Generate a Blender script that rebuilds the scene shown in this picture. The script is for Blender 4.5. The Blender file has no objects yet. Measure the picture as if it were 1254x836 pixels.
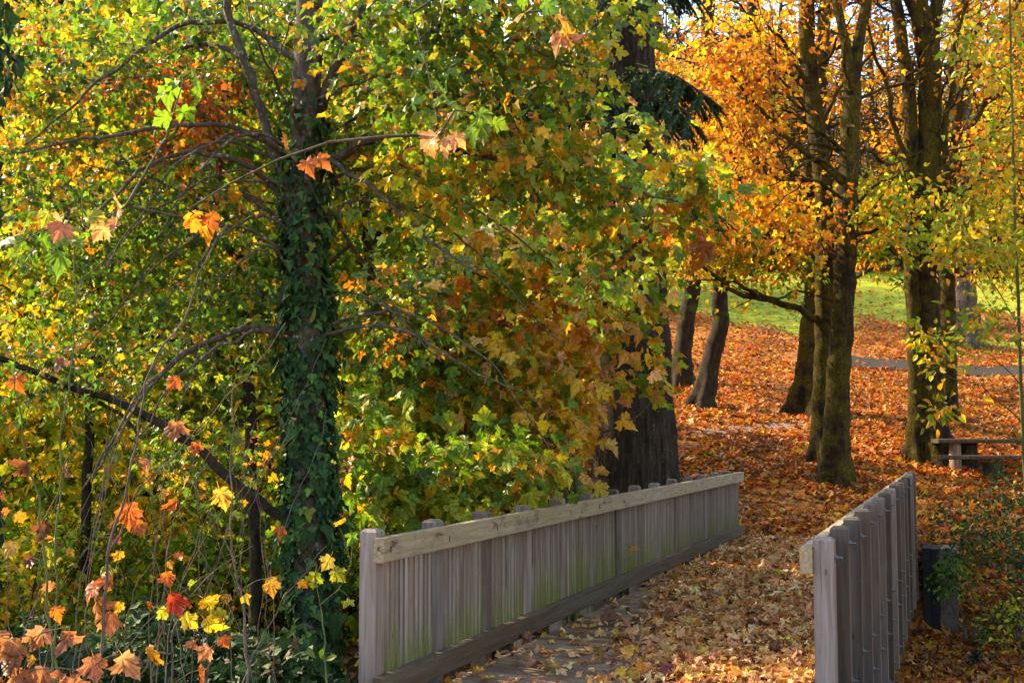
import bpy, math, random
import numpy as np
from mathutils import Vector

random.seed(7)
RNG = np.random.default_rng(11)
scene = bpy.context.scene
COL = scene.collection
PI = math.pi

# ------------------------------------------------------------------ camera frame
F = 1500.0; CX = 627.0; CY = 418.0; HOR = 527.0
PITCH = math.atan((HOR - CY) / F)
EYE = np.array([0.0, 0.0, 2.1])
CP, SP = math.cos(PITCH), math.sin(PITCH)

def at(px, py, Y):
    a = (px - CX) / F; b = (CY - py) / F
    d = np.array([a, CP - b * SP, SP + b * CP])
    return EYE + d * (Y / d[1])

def pts(Y, *pp):
    """list of pixel points at one depth (or with their own third value)"""
    return [at(p[0], p[1], p[2] if len(p) > 2 else Y) for p in pp]

# bridge frame: origin at the near inner top edge of the left-hand railing
U = np.array([0.3467, 0.938]); N2 = np.array([0.938, -0.3467])
L0 = np.array([-0.958, 9.25])
BLEN = 15.7; BW = 3.0

def bpt(t, l, z):
    p = L0 + U * t + N2 * l
    return np.array([p[0], p[1], z])

# ------------------------------------------------------------------ tagging
def tag(o, label=None, cat=None, group=None, kind=None):
    if label: o['label'] = label
    if cat: o['category'] = cat
    if group: o['group'] = group
    if kind: o['kind'] = kind
    return o

def thing(name, label, cat, loc, group=None):
    o = bpy.data.objects.new(name, None)
    o.empty_display_size = 0.2
    COL.objects.link(o); o.location = tuple(loc)
    return tag(o, label, cat, group)

def copy_tree(o, parent=None):
    c = o.copy(); COL.objects.link(c)
    if parent is not None: c.parent = parent
    for ch in list(o.children): copy_tree(ch, c)
    return c

# ------------------------------------------------------------------ mesh buffer
class MB:
    def __init__(self):
        self.v = []; self.n = 0; self.loops = []; self.sizes = []; self.c = []; self.sm = []
    def add(self, v, faces, col=None, smooth=False):
        """v (k,3); faces: list of index lists or an int array (m,s)"""
        v = np.asarray(v, dtype=np.float64)
        self.v.append(v)
        if isinstance(faces, np.ndarray):
            self.loops.append((faces + self.n).ravel().astype(np.int64))
            s = np.full(len(faces), faces.shape[1], dtype=np.int64)
        else:
            self.loops.append(np.concatenate([np.asarray(f) for f in faces]).astype(np.int64) + self.n)
            s = np.array([len(f) for f in faces], dtype=np.int64)
        self.sizes.append(s); self.sm.append(np.full(len(s), smooth))
        if col is None: col = (0.5, 0.5, 0.5)
        col = np.asarray(col, dtype=np.float64)
        if col.ndim == 1: col = np.tile(col, (len(v), 1))
        self.c.append(col)
        self.n += len(v)
    def build(self, name, mat, parent=None, origin=None):
        me = bpy.data.meshes.new(name)
        if self.n:
            V = np.concatenate(self.v)
            if origin is not None: V = V - np.asarray(origin)
            L = np.concatenate(self.loops); S = np.concatenate(self.sizes)
            me.vertices.add(len(V)); me.vertices.foreach_set('co', V.astype(np.float32).ravel())
            me.loops.add(len(L)); me.loops.foreach_set('vertex_index', L.astype(np.int32))
            st = np.concatenate([[0], np.cumsum(S)[:-1]])
            me.polygons.add(len(S)); me.polygons.foreach_set('loop_start', st.astype(np.int32))
            me.polygons.foreach_set('loop_total', S.astype(np.int32))
            me.polygons.foreach_set('use_smooth', np.concatenate(self.sm))
            me.update(calc_edges=True)
            C = np.concatenate(self.c)
            C4 = np.ones((len(C), 4), np.float32); C4[:, :3] = C
            at_ = me.color_attributes.new('col', 'FLOAT_COLOR', 'POINT')
            at_.data.foreach_set('color', C4.ravel())
        me.materials.append(mat)
        o = bpy.data.objects.new(name, me); COL.objects.link(o)
        if parent is not None: o.parent = parent
        return o

def norm(a):
    a = np.asarray(a, dtype=np.float64)
    return a / (np.linalg.norm(a, axis=-1, keepdims=True) + 1e-9)

def resample(p, step):
    """Catmull-Rom through p, points about step apart, with the fractional parameter"""
    p = np.asarray(p, dtype=np.float64)
    q = np.vstack([2 * p[0] - p[1], p, 2 * p[-1] - p[-2]])
    out = []; par = []
    for i in range(len(p) - 1):
        a, b, c, d = q[i], q[i + 1], q[i + 2], q[i + 3]
        k = max(1, int(np.ceil(np.linalg.norm(c - b) / step)))
        for j in range(k):
            t = j / k
            out.append(0.5 * (2 * b + (c - a) * t + (2 * a - 5 * b + 4 * c - d) * t * t + (3 * b - a - 3 * c + d) * t ** 3))
            par.append(i + t)
    out.append(p[-1]); par.append(len(p) - 1)
    return np.array(out), np.array(par)

def tube(mb, p, r, sides=6, rough=0.0, flare=0.0, ridges=0, col=(0.5, 0.5, 0.5), smooth=True, cap=True, lump=3.0):
    """p: (k,3) points, r: (k,) radii"""
    p = np.asarray(p, dtype=np.float64); r = np.asarray(r, dtype=np.float64)
    k = len(p)
    tg = np.gradient(p, axis=0); tg = norm(tg)
    ref = np.array([0.0, 1.0, 0.0]) if abs(tg[0][2]) > 0.5 else np.array([0.0, 0.0, 1.0])
    a = norm(np.cross(tg, ref)); b = np.cross(tg, a)
    th = np.arange(sides) / sides * 2 * PI
    s = np.concatenate([[0], np.cumsum(np.linalg.norm(np.diff(p, axis=0), axis=1))])
    ph = RNG.uniform(0, 6.28, 8)
    R = np.tile(r[:, None], (1, sides))
    if rough:
        S_, T_ = np.meshgrid(s, th, indexing='ij')
        w = (np.sin(3 * T_ + ph[0] + lump * 0.7 * S_) + np.sin(2 * T_ - lump * 1.1 * S_ + ph[1]) + np.sin(5 * T_ + lump * 2.3 * S_ + ph[2])
             + 1.3 * np.sin(lump * 1.7 * S_ + ph[3]) + 0.8 * np.sin(7 * T_ - lump * 4.1 * S_ + ph[4]))
        R = R * (1 + rough * w / 3)
    if flare:
        S_, T_ = np.meshgrid(s, th, indexing='ij')
        fl = np.exp(-S_ / (r[0] * 1.9))
        R = R * (1 + flare * fl * (0.75 + 0.55 * np.sin(5 * T_ + ph[5]) + 0.3 * np.sin(3 * T_ + ph[6])))
    if ridges:
        S_, T_ = np.meshgrid(s, th, indexing='ij')
        w = np.sin(ridges * T_ + 1.7 * np.sin(1.3 * S_ + ph[5]) + 1.2 * np.sin(2.9 * S_ + 2 * T_ + ph[6]))
        w2 = np.sin(ridges * 1.7 * T_ - 1.5 * np.sin(2.1 * S_ + ph[7]))
        R = R * (1 + 0.035 * (1 - np.abs(w)) * 2.0 - 0.05 * np.abs(w2))
    V = p[:, None, :] + R[:, :, None] * (np.cos(th)[None, :, None] * a[:, None, :] + np.sin(th)[None, :, None] * b[:, None, :])
    V = V.reshape(-1, 3)
    i = np.arange(k - 1)[:, None] * sides; j = np.arange(sides)[None, :]; j2 = (j + 1) % sides
    Fq = np.stack([i + j, i + j2, i + sides + j2, i + sides + j], axis=-1).reshape(-1, 4)
    mb.add(V, Fq, col, smooth)
    if cap:
        mb.add(V[-sides:], [list(range(sides))], col, False)

def limb(mb, p, r0, r1, step=0.25, sides=8, rough=0.06, wob=0.03, power=1.0, **kw):
    q, par = resample(p, step)
    f = par / max(par[-1], 1e-6)
    if wob:
        k = len(q); n = np.cumsum(RNG.normal(0, 1, (k, 3)), axis=0); n -= np.linspace(0, 1, k)[:, None] * n[-1] + (1 - np.linspace(0, 1, k)[:, None]) * n[0]
        q = q + n * wob * step
    r = r0 + (r1 - r0) * f ** power
    tube(mb, q, r, sides, rough, **kw)
    return q, r

# ------------------------------------------------------------------ leaf templates
def mirror(half):
    h = np.array(half, dtype=float)
    left = h[1:-1][::-1] * np.array([-1, 1])
    return np.vstack([h, left])

def fan(half, cy, curl=0.25, fold=0.25, droop=0.25, petiole=0.0, seed=0):
    r = np.random.default_rng(seed)
    o = mirror(half); k = len(o)
    xy = np.vstack([[0, cy], o])
    z = fold * np.abs(xy[:, 0]) - droop * (xy[:, 1] - cy) ** 2 - curl * xy[:, 0] ** 2 * 1.5 + r.normal(0, 0.05, k + 1)
    z[0] = -0.03
    v = np.column_stack([xy, z])
    f = [[0, 1 + i, 1 + (i + 1) % k] for i in range(k)]
    edge = np.ones(k + 1); edge[0] = 0
    dist = np.hypot(xy[:, 0], xy[:, 1] - cy); edge = dist / dist.max()
    if petiole:
        b = len(v)
        v = np.vstack([v, [[-0.012, 0, v[1, 2]], [0.012, 0, v[1, 2]], [0.0, -petiole, -0.1 * petiole]]])
        f.append([b, b + 1, b + 2]); edge = np.concatenate([edge, [0, 0, 0]])
    return v, f, edge

def blade(half, cy, curl=0.25, fold=0.25, droop=0.25, petiole=0.0, seed=0, tips=()):
    """a lobed leaf in two rings round the vein centre; tips: outline points where a main vein ends"""
    r = np.random.default_rng(seed)
    o = mirror(half); k = len(o); h = len(half)
    vt = np.zeros(k); 
    for t_ in tips:
        vt[t_] = 1
        if 0 < t_ < h - 1: vt[2 * (h - 1) - t_] = 1
    c = np.array([0, cy])
    inner = c + (o - c) * 0.52
    xy = np.vstack([[c], inner, o])
    wav = r.normal(0, 1, 3)
    def zz(x, y):
        return fold * np.abs(x) - droop * (y - cy) ** 2 - curl * x ** 2 * 1.5 + 0.05 * np.sin(5 * x + wav[0]) * np.sin(6 * y + wav[1])
    z = zz(xy[:, 0], xy[:, 1]); z[1 + k:] += r.normal(0, 0.045, k); z[1:1 + k] += np.where(vt > 0, -0.02, 0.02); z[0] -= 0.02
    v = np.column_stack([xy, z])
    f = []
    for i in range(k):
        j = (i + 1) % k
        f.append([0, 1 + i, 1 + j]); f.append([1 + i, 1 + k + i, 1 + k + j, 1 + j])
    dist = np.hypot(xy[:, 0], xy[:, 1] - cy); edge = dist / dist.max()
    vein = np.concatenate([[1.0], vt * 0.9, vt * 0.5])
    if petiole:
        b = len(v)
        v = np.vstack([v, [[-0.014, 0, z[1 + k]], [0.014, 0, z[1 + k]], [0.0, -petiole, -0.1 * petiole]]])
        f.append([b, b + 1, b + 2]); edge = np.concatenate([edge, [0, 0, 0]]); vein = np.concatenate([vein, [1, 1, 1]])
    return v, f, edge, vein

def halves(half, fold=0.3, droop=0.25, seed=0):
    """two n-gons folded on the midrib"""
    r = np.random.default_rng(seed)
    o = mirror(half); h = len(half); k = len(o)
    z = fold * np.abs(o[:, 0]) - droop * (o[:, 1] - 0.3) ** 2 + r.normal(0, 0.03, k)
    v = np.column_stack([o, z])
    f = [list(range(0, h)), [0] + list(range(h - 1, k))]
    dist = np.hypot(o[:, 0], o[:, 1] - 0.35)
    return v, f, dist / dist.max()

BIG = [(0, 0), (0.15, -0.06), (0.37, 0.0), (0.33, 0.14), (0.42, 0.24), (0.60, 0.30), (0.53, 0.40), (0.58, 0.55), (0.44, 0.53), (0.38, 0.60), (0.25, 0.50),
       (0.24, 0.60), (0.33, 0.70), (0.21, 0.75), (0.17, 0.85), (0.09, 0.90), (0, 1.04)]
MED = [(0, 0), (0.30, -0.04), (0.28, 0.15), (0.56, 0.36), (0.46, 0.52), (0.21, 0.46), (0.24, 0.72), (0, 1.0)]
SML = [(0, 0), (0.34, 0.02), (0.54, 0.44), (0.22, 0.50), (0, 1.0)]
OVL = [(0, 0), (0.24, 0.18), (0.30, 0.48), (0.17, 0.8), (0, 1.0)]
IVY = [(0, 0), (0.30, -0.10), (0.52, 0.22), (0.26, 0.44), (0.16, 0.75), (0, 1.0)]
TIPS = (0, 2, 5, 7, 13, 16)
T_BIG = [blade(BIG, 0.16, c, f, d, 0.5, i, TIPS) for i, (c, f, d) in enumerate([(0.3, 0.3, 0.3), (0.7, 0.55, 0.5), (-0.2, 0.2, 0.6), (0.9, 0.7, 0.1), (0.5, 0.1, 0.9)])]
T_DRY = [blade(BIG, 0.16, c, f, d, 0.35, 10 + i, TIPS) for i, (c, f, d) in enumerate([(1.5, 0.9, 0.9), (0.3, 1.2, 0.6), (1.9, 1.2, -0.6), (-1.0, -0.5, 1.3), (-1.2, 0.2, -1.0)])]
T_MED = [fan(MED, 0.30, c, f, d, 0.35, 20 + i) for i, (c, f, d) in enumerate([(0.3, 0.3, 0.3), (0.6, 0.5, 0.5), (-0.2, 0.2, 0.5), (0.8, 0.7, 0.1), (0.4, 0.1, 0.8)])]
T_SML = [halves(SML, f, d, 30 + i) for i, (f, d) in enumerate([(0.3, 0.3), (0.5, 0.5), (0.1, 0.6), (-0.2, 0.3)])]
T_OVL = [halves(OVL, f, d, 40 + i) for i, (f, d) in enumerate([(0.3, 0.3), (0.15, 0.5), (0.5, 0.2)])]
T_IVY = [halves(IVY, f, d, 50 + i) for i, (f, d) in enumerate([(0.15, 0.25), (0.3, 0.35), (-0.1, 0.3)])]
T_NDL = [(np.array([[-0.5, 0, 0], [0.5, 0, 0], [0.32, 0.62, 0.03], [0.0, 1.0, -0.05], [-0.32, 0.62, 0.03]]) * np.array([0.17, 1, 1]), [[0, 1, 2, 3, 4]], np.zeros(5))]

def add_leaves(mb, tmpl, P, tip, nrm, size, col, edge_tint=None, edge_amt=0.35):
    """P, tip, nrm (m,3); size (m,), col (m,3). Leaves of several template variants, oriented along tip with normal nrm."""
    m = len(P)
    if m == 0: return
    tip = norm(tip)
    nrm = nrm - (nrm * tip).sum(1, keepdims=True) * tip; nrm = norm(nrm)
    side = np.cross(tip, nrm)
    which = RNG.integers(0, len(tmpl), m)
    for k, tp_ in enumerate(tmpl):
        v, f, e = tp_[:3]
        ix = np.nonzero(which == k)[0]
        if len(ix) == 0: continue
        sx = RNG.uniform(0.8, 1.15, len(ix)); zf = RNG.uniform(0.3, 1.9, len(ix))
        s = size[ix]
        W = (P[ix][:, None, :] + s[:, None, None] * (v[None, :, 0:1] * sx[:, None, None] * side[ix][:, None, :]
             + v[None, :, 1:2] * tip[ix][:, None, :] + v[None, :, 2:3] * zf[:, None, None] * nrm[ix][:, None, :]))
        kv = len(v)
        C = np.repeat(col[ix][:, None, :], kv, axis=1)
        if edge_tint is not None:
            am = (e[None, :, None] ** 2) * RNG.uniform(0, 1, (len(ix), 1, 1)) ** 2 * edge_amt * 2
            am = np.clip(am * RNG.uniform(0.5, 1.4, (len(ix), kv, 1)), 0, 1)
            C = C * (1 - am) + np.asarray(edge_tint)[None, None, :] * am
        if len(tp_) > 3: C = C * (0.86 + 0.42 * tp_[3][None, :, None]) * RNG.uniform(.86, 1.12, (len(ix), kv, 1))
        off = np.arange(len(ix)) * kv
        loops = []; 
        fl = np.concatenate([np.asarray(q) for q in f]); fs = np.array([len(q) for q in f])
        L = (off[:, None] + fl[None, :]).ravel()
        mb.v.append(W.reshape(-1, 3)); mb.loops.append(L + mb.n); mb.sizes.append(np.tile(fs, len(ix)))
        mb.sm.append(np.full(len(ix) * len(fs), len(tp_) > 3)); mb.c.append(C.reshape(-1, 3)); mb.n += kv * len(ix)

# ------------------------------------------------------------------ leaf colours (linear base colours)
DKGREEN = (0.030, 0.085, 0.016); GREEN = (0.075, 0.170, 0.018); LGREEN = (0.130, 0.255, 0.018); YGREEN = (0.300, 0.340, 0.025)
YELLOW = (0.560, 0.400, 0.022); GOLD = (0.560, 0.290, 0.018); ORANGE = (0.520, 0.190, 0.018); ROPE = (0.420, 0.110, 0.015)
RUST = (0.240, 0.070, 0.018); BROWN = (0.150, 0.062, 0.024); TAN = (0.420, 0.220, 0.090); PEACH = (0.520, 0.250, 0.110); RED = (0.320, 0.030, 0.018)

def pick(palette, m):
    cs = np.array([c for c, w in palette]); w = np.array([w for c, w in palette], float); w /= w.sum()
    return cs[RNG.choice(len(cs), m, p=w)]

def jitter(c, amt=0.18):
    m = len(c)
    c = c * np.exp(RNG.normal(0, amt, (m, 1))) * np.exp(RNG.normal(0, min(amt * 0.4, .07), (m, 3)))
    return np.clip(c, 0.004, 0.75)

# ------------------------------------------------------------------ materials
def mat_new(name):
    m = bpy.data.materials.new(name); m.use_nodes = True
    nt = m.node_tree; nt.nodes.clear()
    out = nt.nodes.new('ShaderNodeOutputMaterial')
    return m, nt, out

def nd(nt, typ, **kw):
    n = nt.nodes.new(typ)
    for k, v in kw.items():
        if k.startswith('i_'):
            key = k[2:]
            key = int(key) if key.isdigit() else key.replace('_', ' ')
            n.inputs[key].default_value = v
        else: setattr(n, k, v)
    return n

def ramp(nt, stops, interp='LINEAR'):
    r = nt.nodes.new('ShaderNodeValToRGB'); cr = r.color_ramp; cr.interpolation = interp
    while len(cr.elements) < len(stops): cr.elements.new(0.5)
    for e, (p, c) in zip(cr.elements, stops):
        e.position = p; e.color = (*c, 1) if len(c) == 3 else c
    return r

def leaf_material(name, trans=0.5, rough=0.45, spec=0.35, boost=1.25):
    m, nt, out = mat_new(name); lk = nt.links.new
    a = nd(nt, 'ShaderNodeAttribute', attribute_name='col')
    no = nd(nt, 'ShaderNodeTexNoise', i_Scale=38.0, i_Detail=3.0)
    geo = nd(nt, 'ShaderNodeNewGeometry'); lk(geo.outputs['Position'], no.inputs['Vector'])
    rr = ramp(nt, [(0.30, (0.72, 0.66, 0.6)), (0.62, (1.15, 1.15, 1.15))]); lk(no.outputs['Fac'], rr.inputs['Fac'])
    mx = nd(nt, 'ShaderNodeMix', data_type='RGBA', blend_type='MULTIPLY'); mx.inputs['Factor'].default_value = 1.0
    lk(a.outputs['Color'], mx.inputs['A']); lk(rr.outputs['Color'], mx.inputs['B'])
    p = nd(nt, 'ShaderNodeBsdfPrincipled'); p.inputs['Roughness'].default_value = rough; p.inputs['Specular IOR Level'].default_value = spec
    lk(mx.outputs['Result'], p.inputs['Base Color'])
    t = nd(nt, 'ShaderNodeBsdfTranslucent')
    b = nd(nt, 'ShaderNodeMix', data_type='RGBA', blend_type='MULTIPLY'); b.inputs['Factor'].default_value = 1.0
    b.inputs['B'].default_value = (boost, boost * 0.98, boost * 0.75, 1)
    lk(mx.outputs['Result'], b.inputs['A']); lk(b.outputs['Result'], t.inputs['Color'])
    ms = nd(nt, 'ShaderNodeMixShader'); ms.inputs['Fac'].default_value = trans
    lk(p.outputs[0], ms.inputs[1]); lk(t.outputs[0], ms.inputs[2]); lk(ms.outputs[0], out.inputs['Surface'])
    return m

def bark_material(name, dark, light, moss=(0.085, 0.10, 0.012), moss_amt=0.5, scale=9.0, stretch=0.22, bump=0.6, lichen=0.0):
    m, nt, out = mat_new(name); lk = nt.links.new
    tc = nd(nt, 'ShaderNodeTexCoord'); mp = nd(nt, 'ShaderNodeMapping'); mp.inputs['Scale'].default_value = (1, 1, stretch)
    lk(tc.outputs['Object'], mp.inputs['Vector'])
    n1 = nd(nt, 'ShaderNodeTexNoise', i_Scale=scale, i_Detail=7.0, i_Roughness=0.65); lk(mp.outputs[0], n1.inputs['Vector'])
    v1 = nd(nt, 'ShaderNodeTexVoronoi', i_Scale=scale * 1.6, feature='DISTANCE_TO_EDGE')
    wv = nd(nt, 'ShaderNodeMix', data_type='RGBA', blend_type='LINEAR_LIGHT'); wv.inputs['Factor'].default_value = 0.12
    lk(mp.outputs[0], wv.inputs['A']); lk(n1.outputs['Color'], wv.inputs['B']); lk(wv.outputs['Result'], v1.inputs['Vector'])
    c1 = ramp(nt, [(0.32, dark), (0.68, light)]); lk(n1.outputs['Fac'], c1.inputs['Fac'])
    n2 = nd(nt, 'ShaderNodeTexNoise', i_Scale=2.2, i_Detail=5.0, i_Roughness=0.6); lk(tc.outputs['Object'], n2.inputs['Vector'])
    lo = 0.68 - 0.32 * moss_amt
    mk = ramp(nt, [(lo, (0, 0, 0)), (lo + 0.12, (1, 1, 1))]); lk(n2.outputs['Fac'], mk.inputs['Fac'])
    mx = nd(nt, 'ShaderNodeMix', data_type='RGBA'); lk(mk.outputs['Color'], mx.inputs['Factor']); lk(c1.outputs['Color'], mx.inputs['A'])
    n3 = nd(nt, 'ShaderNodeTexNoise', i_Scale=26.0, i_Detail=4.0); lk(tc.outputs['Object'], n3.inputs['Vector'])
    mc = ramp(nt, [(0.3, tuple(0.35 * x for x in moss)), (0.7, tuple(1.3 * x for x in moss))]); lk(n3.outputs['Fac'], mc.inputs['Fac'])
    lk(mc.outputs['Color'], mx.inputs['B'])
    res = mx.outputs['Result']
    if lichen:
        n4 = nd(nt, 'ShaderNodeTexNoise', i_Scale=14.0, i_Detail=4.0, i_Roughness=0.7); lk(tc.outputs['Object'], n4.inputs['Vector'])
        k4 = ramp(nt, [(0.66 - 0.1 * lichen, (0, 0, 0)), (0.72 - 0.1 * lichen, (1, 1, 1))]); lk(n4.outputs['Fac'], k4.inputs['Fac'])
        m4 = nd(nt, 'ShaderNodeMix', data_type='RGBA'); lk(k4.outputs['Color'], m4.inputs['Factor']); lk(res, m4.inputs['A']); m4.inputs['B'].default_value = (0.28, 0.29, 0.24, 1)
        res = m4.outputs['Result']
    p = nd(nt, 'ShaderNodeBsdfPrincipled'); p.inputs['Roughness'].default_value = 0.9; p.inputs['Specular IOR Level'].default_value = 0.15
    lk(res, p.inputs['Base Color'])
    ad = nd(nt, 'ShaderNodeMath', operation='ADD'); lk(n1.outputs['Fac'], ad.inputs[0])
    vv = nd(nt, 'ShaderNodeMath', operation='MINIMUM'); vv.inputs[1].default_value = 0.18; lk(v1.outputs['Distance'], vv.inputs[0])
    v2 = nd(nt, 'ShaderNodeMath', operation='MULTIPLY'); v2.inputs[1].default_value = 3.0; lk(vv.outputs[0], v2.inputs[0]); lk(v2.outputs[0], ad.inputs[1])
    a2 = nd(nt, 'ShaderNodeMath', operation='ADD'); lk(ad.outputs[0], a2.inputs[0]); lk(n3.outputs['Fac'], a2.inputs[1])
    bp = nd(nt, 'ShaderNodeBump'); bp.inputs['Strength'].default_value = bump; bp.inputs['Distance'].default_value = 0.05
    lk(a2.outputs[0], bp.inputs['Height']); lk(bp.outputs[0], p.inputs['Normal'])
    lk(p.outputs[0], out.inputs['Surface'])
    return m

def wood_material(name, moss=0.0, axis=2, tint=1.0, worn=0.0, hue=(1, 1, 1)):
    """weathered timber; grain along the local axis; the 'col' attribute gives each board its tone"""
    m, nt, out = mat_new(name); lk = nt.links.new
    tc = nd(nt, 'ShaderNodeTexCoord'); mp = nd(nt, 'ShaderNodeMapping')
    sc = [1.0, 1.0, 1.0]; sc[axis] = 0.06; mp.inputs['Scale'].default_value = sc
    lk(tc.outputs['Object'], mp.inputs['Vector'])
    a = nd(nt, 'ShaderNodeAttribute', attribute_name='col')
    off = nd(nt, 'ShaderNodeVectorMath', operation='MULTIPLY_ADD'); off.inputs[1].default_value = (37, 23, 31)
    lk(a.outputs['Color'], off.inputs[0]); lk(mp.outputs[0], off.inputs[2])
    n1 = nd(nt, 'ShaderNodeTexNoise', i_Scale=34.0, i_Detail=8.0, i_Roughness=0.62, i_Distortion=0.6); lk(off.outputs[0], n1.inputs['Vector'])
    n0 = nd(nt, 'ShaderNodeTexNoise', i_Scale=6.0, i_Detail=4.0); lk(off.outputs[0], n0.inputs['Vector'])
    c1 = ramp(nt, [(0.25, (0.11, 0.080, 0.062)), (0.42, (0.215, 0.172, 0.145)), (0.62, (0.275, 0.240, 0.218)), (0.82, (0.36, 0.335, 0.32))])
    lk(n1.outputs['Fac'], c1.inputs['Fac'])
    c0 = ramp(nt, [(0.35, (0.80, 0.66, 0.56)), (0.6, (1.05, 1.05, 1.06))]); lk(n0.outputs['Fac'], c0.inputs['Fac'])
    mu = nd(nt, 'ShaderNodeMix', data_type='RGBA', blend_type='MULTIPLY'); mu.inputs['Factor'].default_value = 1.0
    lk(c1.outputs['Color'], mu.inputs['A']); lk(c0.outputs['Color'], mu.inputs['B'])
    sep = nd(nt, 'ShaderNodeSeparateColor'); lk(a.outputs['Color'], sep.inputs[0])
    tone = nd(nt, 'ShaderNodeMapRange'); tone.inputs['To Min'].default_value = 0.52 * tint; tone.inputs['To Max'].default_value = 1.38 * tint; lk(sep.outputs[0], tone.inputs['Value'])
    mt = nd(nt, 'ShaderNodeMix', data_type='RGBA', blend_type='MULTIPLY'); mt.inputs['Factor'].default_value = 1.0
    lk(mu.outputs['Result'], mt.inputs['A']); lk(tone.outputs[0], mt.inputs['B'])
    mh = nd(nt, 'ShaderNodeMix', data_type='RGBA', blend_type='MULTIPLY'); mh.inputs['Factor'].default_value = 1.0; mh.inputs['B'].default_value = (*hue, 1)
    lk(mt.outputs['Result'], mh.inputs['A']); res = mh.outputs['Result']
    # drying cracks along the grain, and a scatter of small dark nail and rust marks
    mpc = nd(nt, 'ShaderNodeMapping'); scc = [1.0, 1.0, 1.0]; scc[axis] = 0.035; mpc.inputs['Scale'].default_value = scc
    ofc = nd(nt, 'ShaderNodeVectorMath', operation='MULTIPLY_ADD'); ofc.inputs[1].default_value = (11, 47, 19)
    lk(tc.outputs['Object'], mpc.inputs['Vector']); lk(a.outputs['Color'], ofc.inputs[0]); lk(mpc.outputs[0], ofc.inputs[2])
    nc = nd(nt, 'ShaderNodeTexNoise', i_Scale=24.0, i_Detail=5.0, i_Roughness=0.55); lk(ofc.outputs[0], nc.inputs['Vector'])
    kc = ramp(nt, [(0.655, (0, 0, 0)), (0.70, (1, 1, 1))]); lk(nc.outputs['Fac'], kc.inputs['Fac'])
    mcr = nd(nt, 'ShaderNodeMix', data_type='RGBA'); lk(kc.outputs['Color'], mcr.inputs['Factor']); lk(res, mcr.inputs['A']); mcr.inputs['B'].default_value = (0.050, 0.034, 0.026, 1)
    res = mcr.outputs['Result']
    # knots
    vk = nd(nt, 'ShaderNodeTexVoronoi', i_Scale=3.2); 
    mpk = nd(nt, 'ShaderNodeMapping'); sk = [1.6, 1.6, 1.6]; sk[axis] = 0.75; mpk.inputs['Scale'].default_value = sk
    ofk = nd(nt, 'ShaderNodeVectorMath', operation='MULTIPLY_ADD'); ofk.inputs[1].default_value = (17, 29, 13)
    lk(tc.outputs['Object'], mpk.inputs['Vector']); lk(a.outputs['Color'], ofk.inputs[0]); lk(mpk.outputs[0], ofk.inputs[2]); lk(ofk.outputs[0], vk.inputs['Vector'])
    kk = ramp(nt, [(0.045, (1, 1, 1)), (0.10, (0, 0, 0))]); lk(vk.outputs['Distance'], kk.inputs['Fac'])
    mk2 = nd(nt, 'ShaderNodeMix', data_type='RGBA'); lk(kk.outputs['Color'], mk2.inputs['Factor']); lk(res, mk2.inputs['A']); mk2.inputs['B'].default_value = (0.035, 0.022, 0.016, 1)
    res = mk2.outputs['Result']
    if moss:
        # algae stain: the green channel of 'col' says how far up this board it reaches, stronger near the foot
        geo = nd(nt, 'ShaderNodeNewGeometry'); sx = nd(nt, 'ShaderNodeSeparateXYZ'); lk(geo.outputs['Position'], sx.inputs[0])
        n5 = nd(nt, 'ShaderNodeTexNoise', i_Scale=5.0, i_Detail=5.0, i_Roughness=0.7); lk(off.outputs[0], n5.inputs['Vector'])
        h = nd(nt, 'ShaderNodeMapRange'); h.inputs['From Min'].default_value = 0.2; h.inputs['From Max'].default_value = 1.25
        h.inputs['To Min'].default_value = 0.62; h.inputs['To Max'].default_value = -0.28; lk(sx.outputs[2], h.inputs['Value'])
        s1 = nd(nt, 'ShaderNodeMath', operation='ADD'); lk(n5.outputs['Fac'], s1.inputs[0]); lk(h.outputs[0], s1.inputs[1])
        s2 = nd(nt, 'ShaderNodeMath', operation='ADD'); lk(s1.outputs[0], s2.inputs[0]); lk(sep.outputs[1], s2.inputs[1])
        k5 = ramp(nt, [(0.42, (0, 0, 0)), (0.78, (1, 1, 1))])
        s3 = nd(nt, 'ShaderNodeMath', operation='SUBTRACT'); s3.inputs[1].default_value = 0.62 + 0.2 * (1 - moss); lk(s2.outputs[0], s3.inputs[0]); lk(s3.outputs[0], k5.inputs['Fac'])
        k6 = nd(nt, 'ShaderNodeMath', operation='MULTIPLY'); k6.inputs[1].default_value = 0.85; lk(k5.outputs['Color'], k6.inputs[0])
        mm = nd(nt, 'ShaderNodeMix', data_type='RGBA'); lk(k6.outputs[0], mm.inputs['Factor']); lk(res, mm.inputs['A'])
        cm = ramp(nt, [(0.3, (0.070, 0.085, 0.010)), (0.7, (0.17, 0.19, 0.02))]); lk(n1.outputs['Fac'], cm.inputs['Fac']); lk(cm.outputs['Color'], mm.inputs['B'])
        res = mm.outputs['Result']
    if worn:
        # pale yellow-green film with flaked brown patches, as on the cap rail
        n7 = nd(nt, 'ShaderNodeTexNoise', i_Scale=3.0, i_Detail=6.0, i_Roughness=0.7); lk(tc.outputs['Object'], n7.inputs['Vector'])
        k7 = ramp(nt, [(0.36, (0, 0, 0)), (0.5, (1, 1, 1))]); lk(n7.outputs['Fac'], k7.inputs['Fac'])
        k8 = nd(nt, 'ShaderNodeMath', operation='MULTIPLY'); k8.inputs[1].default_value = worn; lk(k7.outputs['Color'], k8.inputs[0])
        m7 = nd(nt, 'ShaderNodeMix', data_type='RGBA'); lk(k8.outputs[0], m7.inputs['Factor']); lk(res, m7.inputs['A'])
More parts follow.
